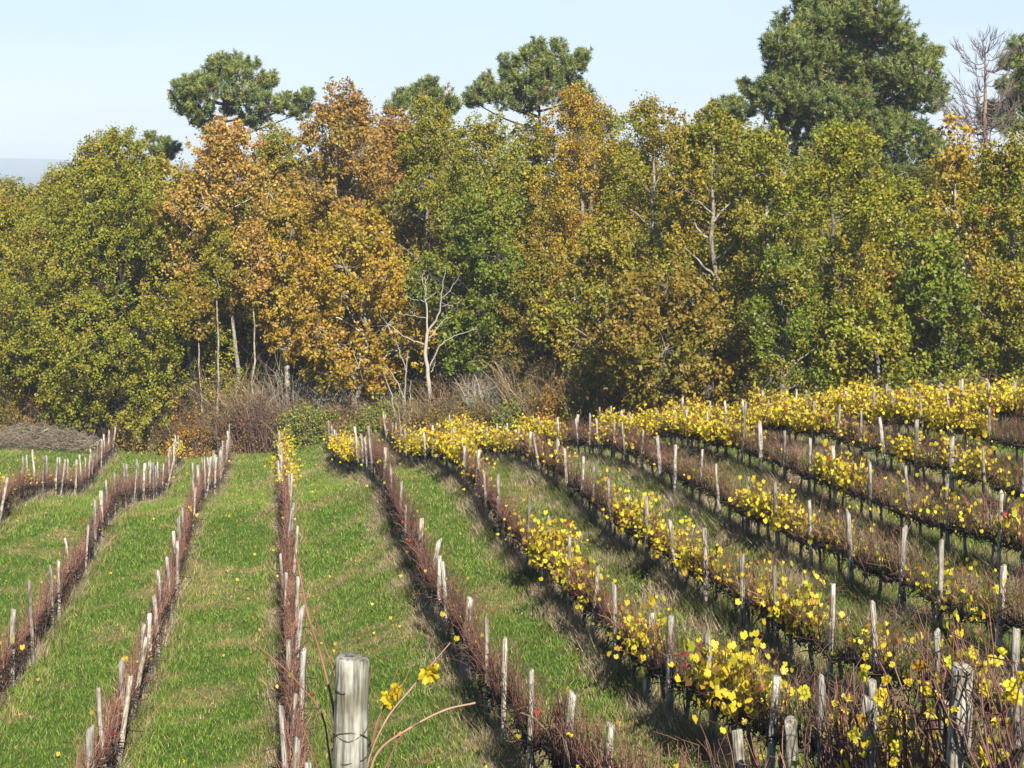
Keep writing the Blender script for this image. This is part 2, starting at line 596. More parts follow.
PALE = (.36, .32, .25)
OAKG = "broadleaved trees at the wood's edge"
front = [
    # u, d, top, crown bottom, half width, palette, label, kwargs
    (106, 97, 138, 412, 104, 'olive', "big olive-green oak with a dark trunk above the brush pile", dict(shape='broad', bark=(.05, .042, .035), dens=1.0)),
    (-2, 99, 196, 425, 50, 'olivegold', "olive and rust tree cut by the photo's edge beside the big oak", dict(shape='tall')),
    (40, 103, 215, 420, 48, 'oliverust', "low rusty tree filling the gap behind the big oak", dict(shape='broad')),
    (236, 98, 122, 292, 62, 'tan', "tan-gold tree on a tall pale forked trunk below the long-armed pine", dict(bark=PALE, pale_limbs=True, trunk_r=.17)),
    (192, 102, 170, 300, 42, 'olivegold', "olive-gold tree squeezed between the big oak and the tan-gold tree", dict(bark=PALE, pale_limbs=True, trunk_r=.13)),
    (347, 103, 84, 300, 60, 'rust', "tallest rust-brown tree, topping the wood between two pines", dict(bark=(.25, .22, .18))),
    (216, 95.5, 205, 290, 24, 'olivegold', "slender pale-stemmed tree standing before the tan-gold tree", dict(bark=PALE, pale_limbs=True, trunk_r=.10, lean=.5)),
    (252, 95, 215, 300, 22, 'tan', "slender pale-stemmed tan tree beside the tan-gold tree", dict(bark=PALE, pale_limbs=True, trunk_r=.09, lean=-.3)),
    (204, 96, 260, 330, 18, 'oliverust', "thin leaning pale sapling between the big oak and the slender tree", dict(bark=PALE, pale_limbs=True, trunk_r=.07, lean=-.6)),
    (352, 95, 205, 378, 72, 'gold', "golden tree with low boughs above the green hedge bushes", dict(shape='broad', bark=PALE, pale_limbs=True)),
    (290, 97, 190, 345, 46, 'gold', "slim golden tree above the grey lichen-covered thicket", dict(bark=PALE)),
    (428, 100, 96, 330, 52, 'olivegold', "olive-gold tree just below the small round pine top", dict(bark=(.22, .19, .15))),
    (490, 97, 112, 330, 52, 'olive', "olive tree standing beneath the double-topped pine", dict(bark=(.22, .19, .15))),
    (480, 91, 190, 368, 64, 'green', "deep green tree behind the white dead tree", dict(shape='round', bark=(.08, .07, .06), dens=1.1)),
    (574, 91, 82, 335, 52, 'gold', "tall orange-gold tree standing next to the double-topped pine", dict(bark=(.24, .20, .16))),
    (545, 88, 235, 395, 40, 'oliverust', "brownish tree between the deep green tree and the orange-gold one", dict(bark=(.20, .17, .13))),
    (640, 87, 92, 320, 48, 'olivegold', "olive tree with a brown top right of the orange-gold tree", dict(bark=(.26, .23, .18))),
    (603, 80, 215, 392, 58, 'olivegold', "mid-height olive tree with yellow sprays above the yellow vines", dict(bark=(.26, .23, .18))),
    (708, 83, 98, 350, 52, 'olivegold', "tall olive-gold tree over the low rounded tree", dict(bark=(.26, .23, .18))),
    (664, 75.5, 268, 400, 78, 'oliverust', "low rounded olive-brown tree overhanging the yellow vines", dict(shape='round', bark=(.22, .19, .15), dens=1.1)),
    (766, 80, 118, 360, 46, 'olive', "olive tree at the foot of the great pine, beside a dark gap", dict(bark=PALE)),
    (852, 72, 110, 385, 68, 'olive', "tall olive-yellow tree in front of the great pine", dict(bark=(.14, .12, .095), dens=1.1)),
    (790, 70.5, 245, 392, 48, 'green', "green low-branched tree next to the dark gap in the wood", dict(shape='broad', bark=(.2, .18, .15))),
    (925, 70, 225, 396, 52, 'green', "green low-branched tree under the bare dead pine", dict(shape='broad', bark=(.2, .18, .15))),
    (868, 69, 285, 396, 48, 'olive', "short bushy olive tree closest to the yellow vine rows", dict(shape='round', bark=(.2, .18, .15))),
    (1000, 71, 135, 385, 62, 'olive', "tall olive tree hiding the foot of the bare dead pine", dict(bark=(.26, .23, .18), dens=1.1)),
    (962, 78, 108, 320, 42, 'gold', "thin-leaved golden tree around the bare dead pine's trunk", dict(bark=PALE, pale_limbs=True, sparse=.35)),
    (1056, 69, 190, 392, 52, 'olivegold', "olive-gold tree cut by the photo's edge under the dark pine", dict(shape='broad')),
]
front_roots = []
for i, (u, d, tv, bv, hw, pal, lab, kw) in enumerate(front):
    front_roots.append(place_tree("oak_tree" if pal not in ('gold', 'tan') else "gold_leaved_tree", u, d, tv, bv, hw, pal, lab, seed=(i if u != 852 else 99), **kw))

# second rank, deeper in the wood: copies of first-rank trees, turned and scaled
def child(root, nm):
    return next(c for c in root.children if c.name.split('.')[0] == nm)

back = [
    (20, 110, 205, 1, "rust-tinted tree deep in the wood behind the photo-edge tree"),
    (75, 112, 172, 0, "olive tree deep in the wood behind the big oak"),
    (158, 110, 152, 4, "olive-gold tree deep in the wood, beyond the big oak's flank"),
    (215, 113, 165, 16, "olive tree deep in the wood behind the pale forked trunk"),
    (278, 110, 122, 11, "olive-gold tree deep in the wood between tan and rust-brown crowns"),
    (340, 112, 150, 2, "rusty tree deep in the wood behind the low golden boughs"),
    (392, 110, 112, 5, "rust-brown tree deep in the wood below the small round pine top"),
    (455, 108, 118, 12, "olive tree deep in the wood between pine tops"),
    (528, 104, 112, 18, "olive-gold tree deep in the wood behind the deep green tree"),
    (606, 102, 98, 16, "olive tree deep in the wood behind the orange-gold tree"),
    (676, 98, 104, 15, "brownish tree deep in the wood between two tall olive trees"),
    (738, 96, 128, 0, "olive tree deep in the wood behind the dark gap"),
    (815, 90, 150, 20, "olive tree deep in the wood under the great pine"),
    (900, 88, 168, 21, "olive-yellow tree deep in the wood under the great pine's flank"),
    (975, 90, 165, 11, "olive-gold tree deep in the wood behind the bare dead pine"),
    (1040, 86, 150, 12, "olive tree deep in the wood under the dark edge pine"),
]
def copy_thing(root, name=None):
    r = root.copy(); COL.objects.link(r)
    for c in root.children:
        k = c.copy(); COL.objects.link(k); k.parent = r
    return r

for i, (u, d, tv, src, lab) in enumerate(back):
    rng = np.random.RandomState(500 + i)
    r = copy_thing(front_roots[src])
    x = (u - CX) * d / F
    g = gz(x, d)
    h0 = (HV - front[src][2]) * front[src][1] / F - front_roots[src].location.z
    h = (HV - tv) * d / F - g
    s = h / h0
    r.location = (x, d, g)
    r.rotation_euler = (0, 0, rng.uniform(1.5, 5))
    w = 1.15 * max(1.0, 48 * d / F / (front[src][4] * front[src][1] / F))
    r.scale = (w, w, s)
    r['label'] = lab

DEEP = [0, 1, 15, 18, 11, 21]
deep = [(0, 122), (50, 124), (100, 122), (160, 124), (205, 122), (255, 124), (305, 122), (365, 124), (415, 120), (470, 118), (515, 116), (560, 114), (615, 112), (665, 110), (715, 108), (765, 104),
        (810, 102), (860, 100), (905, 100), (950, 102), (1000, 100), (1045, 98)]
for i, (u, d) in enumerate(deep):
    r = copy_thing(front_roots[DEEP[i % 6]])
    x = (u - CX) * d / F
    g = gz(x, d)
    src = DEEP[i % 6]
    h0 = (HV - front[src][2]) * front[src][1] / F - front_roots[src].location.z
    h = (HV - (185 if u < 200 else 150 + (i * 13) % 30)) * d / F - g
    r.location = (x, d, g)
    r.rotation_euler = (0, 0, 2.0 + i)
    w = 1.25 * max(1.0, 60 * d / F / (front[src][4] * front[src][1] / F))
    r.scale = (w, w, h / h0)
    r['label'] = "tree barely showing in the dark depth of the wood"
    r['group'] = "trees in the depth of the wood"

# dark young growth inside the wood, filling between the trunks
INN = "leafy saplings in the shade of the wood"
inner = [(-10, 104), (35, 100), (75, 104), (140, 102), (180, 104), (225, 106), (265, 104), (310, 104), (360, 103), (405, 101), (445, 100), (510, 96), (560, 96),
         (610, 92), (650, 90), (705, 90), (750, 87), (800, 82), (850, 80), (900, 79), (950, 80), (1000, 79), (1045, 78)]
sap = []
for k in range(3):
    rng = np.random.RandomState(900 + k)
    tr, cr = broadleaf(rng, 2.3, .3, 6.5, ('green', 'rust', 'oliverust')[k], bark=(.12, .10, .08), shape='broad', dens=.8, trunk_r=.06)
    sap.append((tr.mesh("trunk", True), cr.mesh("crown")))
for i, (u, d) in enumerate(inner):
    k = i % 3
    x = (u - CX) * d / F
    r = empty("sapling", (x, d, gz(x, d)), (0, 0, i * 1.7))
    s = .85 + .5 * ((i * 37) % 10) / 10
    r.scale = (1.15, 1.15, s)
    near = min(front, key=lambda f: abs(f[0] - u) + (0 if f[1] < d else 50))[6].split(',')[0]
    tag(r, "%s sapling in the wood's shade, %s of the line of saplings" % (('green', 'rust-brown', 'olive-brown')[k], ['first', 'second', 'third', 'fourth', 'fifth', 'sixth', 'seventh', 'eighth', 'ninth', 'tenth', 'eleventh', 'twelfth', '13th', '14th', '15th', '16th', '17th', '18th', '19th', '20th', '21st', '22nd', '23rd'][i]), "sapling", INN)
    link("trunk", sap[k][0], M_BARK, r)
    link("crown", sap[k][1], M_LEAF, r)


# ------------------------------------------------------------------ pines
NEED = [(5, (.185, .215, .055)), (3, (.135, .175, .048)), (2, (.24, .26, .06)), (.2, (.26, .15, .06))]


def pine(rng, H, bark, limbs, dens=1.0):
    """limbs: list of (start height, end point (x,y,z), cluster radius)"""
    tr, cr = MB(), MB()
    hh = np.linspace(-.3, H * .97, 14)
    sw = np.cumsum(rng.randn(14, 2) * .06, 0)
    pts = np.concatenate([sw, hh[:, None]], 1)
    rr = np.linspace(.26, .05, 14)
    tube(tr, pts, rr, 8, bark, wob=.05, rng=rng)
    for (zs, e, rc) in limbs:
        e = np.array(e)
        s0 = np.array([np.interp(zs, hh, sw[:, 0]), np.interp(zs, hh, sw[:, 1]), zs])
        mid = (s0 + e) / 2 + np.array([0, 0, -.12 * np.linalg.norm(e[:2])]) + rng.randn(3) * .15
        tt = np.linspace(0, 1, 7)[:, None]
        lp = s0 * (1 - tt) ** 2 + 2 * mid * tt * (1 - tt) + e * tt ** 2
        tube(tr, lp, np.linspace(.10, .025, 7), 5, np.array(bark) * .9, rng=rng)
        # tufts: bottle-brush shoots on the limb's end, turned up
        m = int(46 * rc ** 2 * dens + 18)
        d = unit(rng.randn(m, 3))
        c = e + d * (rc * np.cbrt(rng.uniform(.1, 1.1, m)))[:, None] * [1.12, 1.12, .8]
        for q in c[::3]:
            tube(tr, np.stack([e, (e + q) / 2 - [0, 0, .1], q]), [.03, .02, .008], 3, np.array(bark) * .8, rng=rng)
        shoot = unit(d * .7 + np.array([0, 0, .75]) + rng.randn(m, 3) * .25)
        nn = 52
        C = np.repeat(c, nn, 0); S = np.repeat(shoot, nn, 0)
        a = rng.uniform(-.28, .30, m * nn)[:, None]
        base = C + S * a
        side = unit(np.cross(S, rng.randn(m * nn, 3)))
        nd = unit(side * .85 + S * .65)
        ln = rng.uniform(.16, .30, m * nn)[:, None]
        wd = unit(np.cross(nd, rng.randn(m * nn, 3))) * .021
        tip = base + nd * ln
        v = np.stack([base - wd, base + wd, tip + wd * .6, tip - wd * .6], 1).reshape(-1, 3)
        col = np.repeat(pick(NEED, m, rng, .12), nn, 0) * np.exp(rng.randn(m * nn, 1) * .15)
        cr.add(v, np.arange(4 * m * nn).reshape(-1, 4), np.repeat(col, 4, 0))
    return tr, cr


def place_pine(u, d, blobs, label, bark=(.20, .12, .08), trunk_top=None, seed=0, dens=1.0):
    """blobs: (u, v, radius px, depth offset m) of the foliage masses"""
    rng = np.random.RandomState(2000 + seed)
    x = (u - CX) * d / F
    g = gz(x, d)
    tv = min(b[1] - b[2] * .4 for b in blobs) if trunk_top is None else trunk_top
    H = (HV - tv) * d / F - g
    limbs = []
    for (bu, bv, br, dy) in blobs:
        e = P(bu, bv, d) - np.array([x, d, g])
        rad = math.hypot(e[0], dy)
        zs = min(H * .95, e[2] - .35 * rad - .2)
        limbs.append((zs, (e[0], dy, e[2]), br * d / F * (.97 if seed != 4 else 1)))
    tr, cr = pine(rng, H, bark, limbs, dens)
    root = empty("pine_tree", (x, d, g))
    tag(root, label, "pine")
    tr.build("trunk", M_BARK, root, True)
    cr.build("crown", M_NEEDLE, root)


rg = np.random.RandomState(12)
place_pine(228, 118, [(222, 66, 14, 0), (205, 78, 15, .8), (240, 76, 14, -.8), (262, 84, 13, .6), (190, 88, 14, -.6), (180, 98, 11, .4), (215, 90, 16, -1.2), (245, 95, 15, -1), (265, 78, 9, 1),
                    (200, 108, 14, -.5), (185, 108, 12, .8), (228, 108, 10, 1.5), (202, 122, 10, .5), (270, 104, 13, -.6), (288, 105, 14, .3), (306, 97, 8, 0), (300, 112, 11, .6), (252, 118, 14, .5), (210, 133, 7, .3), (232, 60, 9, .6), (252, 64, 7, 0), (182, 86, 7, 0)],
           "flat-topped pine reaching a long arm over the tan-gold tree", seed=1)
place_pine(424, 116, [(424, 92, 14, 0), (405, 98, 11, .5), (442, 96, 12, -.4), (420, 104, 16, -.8), (450, 106, 10, .5), (395, 108, 9, 0), (430, 84, 7, 0)],
           "small round pine top rising behind the olive-gold tree", seed=2)
place_pine(545, 112, [(538, 48, 11, 0), (555, 50, 12, .5), (530, 60, 14, -.6), (560, 66, 15, -.6), (578, 64, 11, .4), (548, 74, 16, -1.2), (528, 80, 15, -.8), (570, 82, 14, .8), (545, 92, 18, -1), (510, 72, 9, .3), (508, 62, 8, 0),
                     (515, 86, 13, .4), (490, 82, 11, .6), (482, 92, 12, -.3), (500, 98, 15, -.6), (472, 100, 10, .5), (580, 96, 13, 0), (525, 102, 14, 0), (584, 56, 8, 0)],
           "double-topped pine between the olive and orange-gold trees", seed=3)
big = []
outline = [(12, 800, 880), (30, 785, 900), (50, 765, 912), (75, 770, 928), (100, 765, 930), (120, 780, 918), (140, 790, 905), (165, 800, 895)]
for (v, a, b) in outline:
    for t in np.linspace(0, 1, 7 if v > 20 else 4):
        big.append((a + 12 + (b - a - 24) * t + rg.randn() * 4, v + rg.randn() * 6, rg.uniform(17, 25), rg.uniform(-2.8, 2.8)))
big += [(752, 92, 8, 0), (762, 100, 9, .5), (744, 84, 4, .4), (925, 62, 9, 0), (936, 52, 7, .4), (915, 50, 9, 0), (835, 3, 14, 0), (860, 6, 12, .8), (768, 52, 9, -.5), (805, -4, 12, .4), (885, 22, 10, 0)]
place_pine(845, 100, big, "great broad pine standing taller than all other trees", seed=4, trunk_top=-4)
dk = []
for v in (45, 65, 90, 112, 135):
    for du in (-14, 2, 18, 36):
        dk.append((1030 + du + rg.randn() * 3 - (6 if v > 60 else -6), v + rg.randn() * 5, rg.uniform(11, 16), rg.uniform(-1.6, 1.6)))
place_pine(1034, 104, dk, "dark pine cut by the photo's edge beside the bare dead pine", seed=5)
place_pine(156, 124, [(150, 138, 5, 0), (164, 143, 5, .4), (174, 148, 5, 0), (156, 150, 7, 0), (166, 156, 7, .5)],
           "tiny far pine top peeping out above the big oak's shoulder", seed=6)
place_pine(732, 106, [(722, 108, 10, 0), (735, 104, 9, .5), (745, 112, 10, 0), (728, 120, 13, 0), (712, 116, 8, 0)],
           "low pine top half hidden between the olive trees and great pine", seed=7)
place_pine(935, 108, [(925, 150, 14, 0), (945, 155, 13, .6), (935, 140, 10, 0), (915, 165, 14, 0), (950, 168, 14, 0)],
           "low pine crown peeping out below the bare dead pine's branches", seed=8)


# ------------------------------------------------------------------ dead trees
def limb_px(mb, pts, d, r0, r1, col, rng, k=5, dy=0.0, sub=5):
    p = np.array([P(u, v, d) for u, v in pts])
    p[:, 1] += np.linspace(0, dy, len(p))
    t = np.linspace(0, len(p) - 1, (len(p) - 1) * sub + 1)
    q = np.stack([np.interp(t, np.arange(len(p)), p[:, i]) for i in range(3)], 1)
    q[1:-1] += rng.randn(len(q) - 2, 3) * .025
    tube(mb, q, np.linspace(r0, r1, len(q)), k, col, rng=rng)
    return q


def twigs_off(mb, q, n, ln, col, rng, r=.012):
    for _ in range(n):
        i = rng.randint(len(q) // 3, len(q))
        d = unit(rng.randn(3) * [1, .8, .5] + [0, 0, .6])
        a = q[i]
        b = a + d * ln * rng.uniform(.5, 1.2)
        tube(mb, np.stack([a, (a + b) / 2 + rng.randn(3) * ln * .1, b]), [r, r * .7, r * .3], 3, col, rng=rng)


rng = np.random.RandomState(31)
d = 88.5
root = empty("dead_tree", (0, 0, 0))
tag(root, "white leafless dead tree with forked trunk among the thickets", "dead tree")
W = np.array([.33, .30, .25])
m = MB(); b = MB()
gbase = gz((428 - CX) * d / F, d)
vb = HV - gbase * F / d
q = limb_px(m, [(430, vb + 3), (430, 390), (425, 352), (428, 330)], d, .13, .085, W, rng, 8)
for pts, dy, r in [([(428, 334), (426, 305), (425, 285), (428, 275)], .3, .09), ([(428, 332), (440, 312), (442, 290), (446, 268)], -.4, .10),
                   ([(441, 300), (450, 290), (458, 278)], -.3, .05), ([(426, 345), (405, 338), (388, 326)], .5, .06), ([(430, 366), (440, 345), (455, 335), (478, 328)], -.6, .07),
                   ([(426, 302), (416, 300), (405, 298)], .4, .04), ([(429, 338), (440, 325), (447, 318)], .5, .05), ([(426, 318), (412, 316), (396, 314)], .6, .035), ([(426, 300), (436, 292), (440, 285)], .2, .04), ([(431, 372), (436, 362)], 0, .05),
                   ([(425, 290), (422, 280), (424, 272)], .2, .035), ([(442, 306), (452, 305), (460, 302)], .2, .03)]:
    q = limb_px(b, pts, d, r * .7, .012, W * rng.uniform(.85, 1.05), rng, 5, dy)
    twigs_off(b, q, 6, .7, W * .8, rng)
m.build("trunk", M_TWIG, root, True); b.build("branch_crown", M_TWIG, root, True)

root = empty("dead_tree", (0, 0, 0))
tag(root, "thin broken grey snag beside the white dead tree", "dead tree")
m = MB()
for pts, r in [([(404, 432), (405, 395), (408, 352)], .10), ([(405, 400), (396, 380), (386, 365)], .05), ([(398, 432), (392, 395), (384, 372)], .06), ([(407, 372), (401, 356), (396, 340)], .035), ([(413, 432), (410, 400), (411, 380)], .07)]:
    q = limb_px(m, pts, 89.5, r, .02, W * .8, rng)
    twigs_off(m, q, 5, .6, W * .7, rng)
m.build("trunk", M_TWIG, root, True)

d = 92
x = (985 - CX) * d / F
g = gz(x, d)
root = empty("dead_pine", (x, d, g))
tag(root, "bare dead pine with upswept naked branches against the sky", "dead tree")
BRN = np.array([.24, .16, .125]); GRY = np.array([.15, .115, .10])
m = MB(); b = MB()
zt = (HV - 46) * d / F - g
tube(m, [(0, 0, -.3), (.05, 0, zt * .3), (-.08, 0, zt * .6), (.02, 0, zt * .85), (.0, 0, zt)], [.24, .21, .17, .10, .035], 8, BRN, rng=rng)
for i in range(52):
    t = rng.uniform(0, 1) ** .85
    v0 = 52 + t * 92
    zs = (HV - v0) * d / F - g
    az = i * 2.4 + rng.randn() * .3
    L = (.55 + 3.0 * t ** .6 * (1 - .25 * t)) * rng.uniform(.6, 1.12)
    rise = (.75 + .36 * L) * rng.uniform(.8, 1.25) * (1 - .35 * t)
    tt = np.linspace(0, 1, 9)
    droop = -.14 * L * np.sin(np.pi * np.clip(tt * 1.3, 0, 1))
    wig = np.cumsum(rng.randn(9, 3) * .05, 0) * tt[:, None]
    pts = np.stack([np.cos(az) * L * tt ** .85, np.sin(az) * L * tt ** .85, zs + rise * tt ** 2.0 + droop], 1) + wig
    tube(b, pts, np.linspace(.045, .013, 9) * (.6 + .4 * t), 4, GRY, rng=rng)
    for j in range(9):
        k = rng.randint(2, 8)
        a = pts[k]
        dd = unit(np.array([math.cos(az), math.sin(az), .9]) + rng.randn(3) * .5)
        l2 = rng.uniform(.35, .95)
        e = a + dd * l2 + [0, 0, .1]
        tube(b, np.stack([a, a + dd * l2 * .5, e]), [.02, .015, .008], 3, GRY * .95, rng=rng)
        for _ in range(2):
            e2 = e + unit(rng.randn(3) + [0, 0, 1.0]) * rng.uniform(.15, .35)
            tube(b, np.stack([a + dd * l2 * .6, e2]), [.012, .006], 3, GRY * .9, rng=rng)
m.build("trunk", M_BARK, root, True); b.build("branch_crown", M_TWIG, root, True)

# ------------------------------------------------------------------ thickets, bushes, brush pile
TWC = {'grey': (.26, .235, .185), 'purple': (.125, .075, .06), 'brown': (.15, .105, .065), 'tan': (.23, .165, .095)}


def thicket(rng, w, h, twc, ntw, palette=None, nleaf=0, leaf=.13, arch=.34, depth=1.0):
    tw, lf = MB(), MB()
    c0 = np.array(TWC[twc])
    for i in range(ntw):
        a = np.array([rng.uniform(-.75, .75) * w, rng.uniform(-.6, .6) * w * depth, -.1])
        out = np.array([a[0] / w + rng.randn() * .6, a[1] / w + rng.randn() * .6, 0])
        L = h * rng.uniform(.55, 1.1)
        tt = np.linspace(0, 1, 6)[:, None]
        pts = a + np.array([0, 0, L]) * (tt - arch * .45 * tt ** 2.6) + out * L * arch * tt ** 1.6 + rng.randn(6, 3) * .05 * tt
        col = c0 * np.exp(rng.randn() * .25)
        tube(tw, pts, np.linspace(.026, .007, 6) * rng.uniform(.6, 1.7), 3, col, rng=rng)
        for j in range(5):
            k = rng.randint(1, 6)
            e = pts[k] + unit(rng.randn(3) + [0, 0, .3]) * h * rng.uniform(.12, .34)
            tube(tw, np.stack([pts[k], (pts[k] + e) / 2 + rng.randn(3) * .05, e]), [.011, .008, .004], 3, col * rng.uniform(.8, 1.15), rng=rng)
    if palette:
        nc = max(8, nleaf // 26)
        d = unit(rng.randn(nc, 3)); d[:, 2] = np.abs(d[:, 2]) * 1.0 - .12
        rr = np.cbrt(rng.uniform(.25, 1.0, nc))[:, None]
        c = d * rr * [w, w * depth, h * .95] * (1 + .18 * rng.randn(nc, 1))
        c[:, 2] = np.clip(c[:, 2], .05, None)
        C = np.repeat(c, 26, 0); n = len(C)
        pos = C + rng.randn(n, 3) * .17
        pos[:, 2] = np.clip(pos[:, 2], .02, None)
        nrm = unit(np.repeat(d, 26, 0) * .5 + [0, 0, .4] + rng.randn(n, 3) * .8)
        spr = np.repeat(pick(PAL[palette], nc, rng, .15), 26, 0)
        quads(lf, pos, nrm, leaf * rng.uniform(.7, 1.3, n), spr * .6 + .4 * pick(PAL[palette], n, rng, .2), .66, rng)
    return tw, lf


PAL['hedge'] = [(5, (.165, .215, .03)), (3, (.11, .155, .024)), (2, (.28, .27, .035)), (.5, (.28, .12, .05))]
PAL['hedgeyel'] = [(4, (.19, .20, .025)), (3, (.28, .25, .025)), (2, (.42, .31, .03)), (1, (.11, .14, .02))]
PAL['orange'] = [(4, (.31, .16, .022)), (3, (.25, .115, .022)), (2, (.36, .22, .02))]
PAL['brown'] = [(4, (.17, .10, .035)), (3, (.21, .12, .03)), (2, (.12, .075, .035)), (1, (.16, .14, .02))]
PAL['yellow'] = [(4, (.46, .33, .02)), (3, (.36, .27, .02)), (2, (.2, .2, .02))]
bushes = [
    (420, 87.6, 392, 26, 'tan', 130, 'brown', 900, "bare_thicket", "tan brambly thicket at the foot of the white dead tree"),
    (478, 85.6, 398, 30, 'brown', 120, 'oliverust', 1300, "bare_thicket", "olive-brown thicket close behind the yellow vines, under the grey one"),
    (548, 82.6, 394, 26, 'brown', 120, 'hedgeyel', 1500, "hedge_bush", "yellow-green scrub bush beside the orange-brown bush"),
    (362, 94.5, 380, 28, 'grey', 130, 'brown', 700, "bare_thicket", "grey-brown brushy thicket under the golden tree"),
    (252, 95.2, 372, 22, 'tan', 120, 'brown', 800, "bare_thicket", "tan twiggy thicket around the slender pale trunks"),
    (140, 94.6, 418, 24, 'brown', 90, 'hedgeyel', 1100, "hedge_bush", "low yellow-green bush at the far end of the first two rows"),
    # u, d, top v, half width px, twig, ntw, palette, nleaf, name, label
    (330, 93, 412, 26, 'brown', 50, 'hedgeyel', 2400, "hedge_bush", "yellow-tinged hedge bush between two green hedge bushes"),
    (272, 94, 388, 34, 'purple', 150, 'brown', 900, "bramble_thicket", "purple-brown bramble thicket at the far end of the straight row"),
    (302, 95.5, 362, 40, 'grey', 130, None, 0, "bare_thicket", "grey lichen-covered bare thicket above the hedge bushes"),
    (308, 92.2, 398, 32, 'brown', 50, 'hedge', 3000, "hedge_bush", "green hedge bush between the fourth and fifth row ends"),
    (350, 93.4, 398, 30, 'brown', 60, 'brown', 1500, "hedge_bush", "brownish leafy bush just behind the fifth row's end"),
    (392, 90.6, 394, 38, 'brown', 50, 'hedge', 3600, "hedge_bush", "green hedge bush below the white dead tree"),
    (228, 96.5, 345, 34, 'brown', 50, 'hedgeyel', 3600, "hedge_bush", "yellow-green tall bush at the foot of the pale forked trunk"),
    (238, 94, 398, 24, 'purple', 70, 'brown', 1200, "hedge_bush", "reddish brown bush at the end of the third row"),
    (190, 94.2, 405, 26, 'brown', 60, 'orange', 1200, "hedge_bush", "orange-leaved low bush behind the second and third row ends"),
    (160, 96, 372, 28, 'brown', 110, 'brown', 1400, "hedge_bush", "thin brown thicket beside the big oak's dark trunk"),
    (205, 96.6, 375, 20, 'brown', 90, 'orange', 700, "hedge_bush", "slender orange-tinted shrub under the olive-gold tree"),
    (128, 95, 408, 24, 'brown', 70, 'rust', 900, "hedge_bush", "rusty low bush right of the big oak's trunk"),
    (70, 97, 395, 30, 'brown', 60, 'oliverust', 1800, "hedge_bush", "dull olive bush behind the brush pile"),
    (10, 98, 385, 34, 'brown', 60, 'oliverust', 2200, "hedge_bush", "dull olive bush at the photo's edge behind the brush pile"),
    (455, 88.5, 372, 32, 'brown', 150, 'brown', 500, "bare_thicket", "brown twiggy thicket right next to the white dead tree"),
    (497, 86.6, 370, 34, 'grey', 170, 'brown', 300, "bare_thicket", "grey lichen-covered thicket below the deep green tree"),
    (535, 84.6, 352, 30, 'tan', 150, 'oliverust', 700, "bare_thicket", "tan twiggy thicket below the brownish tree"),
    (437, 86.8, 408, 26, 'brown', 60, 'oliverust', 1000, "hedge_bush", "olive-brown low bush behind the yellow vines and white dead tree"),
    (562, 81.5, 376, 24, 'brown', 60, 'orange', 1700, "hedge_bush", "orange-brown bush behind the yellow vine row"),
    (590, 80, 362, 28, 'brown', 60, 'olivegold', 1800, "hedge_bush", "olive bush under the mid-height olive tree"),
    (515, 83.6, 396, 26, 'brown', 60, 'hedge', 1500, "hedge_bush", "small green bush below the grey lichen-covered thicket"),
    (625, 77.5, 378, 26, 'purple', 90, 'oliverust', 900, "hedge_bush", "dark brown bush beside the low rounded tree's trunk"),
    (762, 71.5, 372, 22, 'brown', 40, 'hedgeyel', 2000, "hedge_bush", "yellow-green bush at the mouth of the dark gap"),
    (820, 70.2, 366, 28, 'brown', 40, 'hedgeyel', 2400, "hedge_bush", "yellow-green bush along the yellow vines under the green tree"),
    (965, 67.5, 368, 30, 'brown', 40, 'hedgeyel', 2200, "hedge_bush", "yellow-green bush above the topmost vine row, under the olive tree"),
    (905, 67.8, 372, 26, 'brown', 40, 'hedge', 2000, "hedge_bush", "green bush above the topmost vine row"),
    (1015, 66, 372, 26, 'brown', 40, 'hedge', 2000, "hedge_bush", "green bush by the photo's edge above the topmost vine row"),
]
for i, (u, d, tv, hw, twc, ntw, pal, nleaf, nm, lab) in enumerate(bushes):
    rng = np.random.RandomState(3000 + i)
    x = (u - CX) * d / F
    g = gz(x, d)
    h = max(.8, (HV - tv) * d / F - g)
    tw, lf = thicket(rng, hw * d / F, h, twc, ntw, pal, int(nleaf * 2.0), depth=.8)
    root = empty(nm, (x, d, g))
    tag(root, lab, "bush")
    tw.build("twigs", M_TWIG, root)
    if pal: lf.build("foliage", M_LEAF, root)

rng = np.random.RandomState(77)
d = 92.5
x = (32 - CX) * d / F
m = MB()
for i in range(1500):
    a = np.array([rng.uniform(-3.6, 3.6), rng.uniform(-1.4, 1.4), 0])
    top = 1.45 * (1 - (a[0] / 4.2) ** 2) * (1 - (a[1] / 2.0) ** 2)
    a[2] = rng.uniform(0, 1) ** .6 * top
    dr = unit(rng.randn(3) * [1, .7, .42])
    L = rng.uniform(.4, 1.5)
    e = a + dr * L * .5; s = a - dr * L * .5
    if s[2] < 0: s[2] = .02
    if e[2] < 0: e[2] = .02
    tube(m, np.stack([s, a + rng.randn(3) * .05, e]), np.array([.015, .011, .004]) * rng.uniform(.5, 1.5), 3, np.array((.20, .165, .12)) * np.exp(rng.randn() * .25), rng=rng)
o = m.build("brush_pile", M_TWIG)
o.location = (x, d, gz(x, d))
tag(o, "grey heap of cut branches beside the wood, below the big oak", "brush pile")

# ------------------------------------------------------------------ vine rows
def row_x(row, y):
    xp = row['xp'] + row.get('far', 0) * np.clip((np.asarray(y, float) - 50) / 35, 0, 1) + row.get('bend', 0) * np.clip((np.asarray(y, float) - 50) / 35, -1, 1)
    return xp - K * np.asarray(y, float)


def dl(xp, us):
    return [F * xp / (u - 278.0) for u in us]


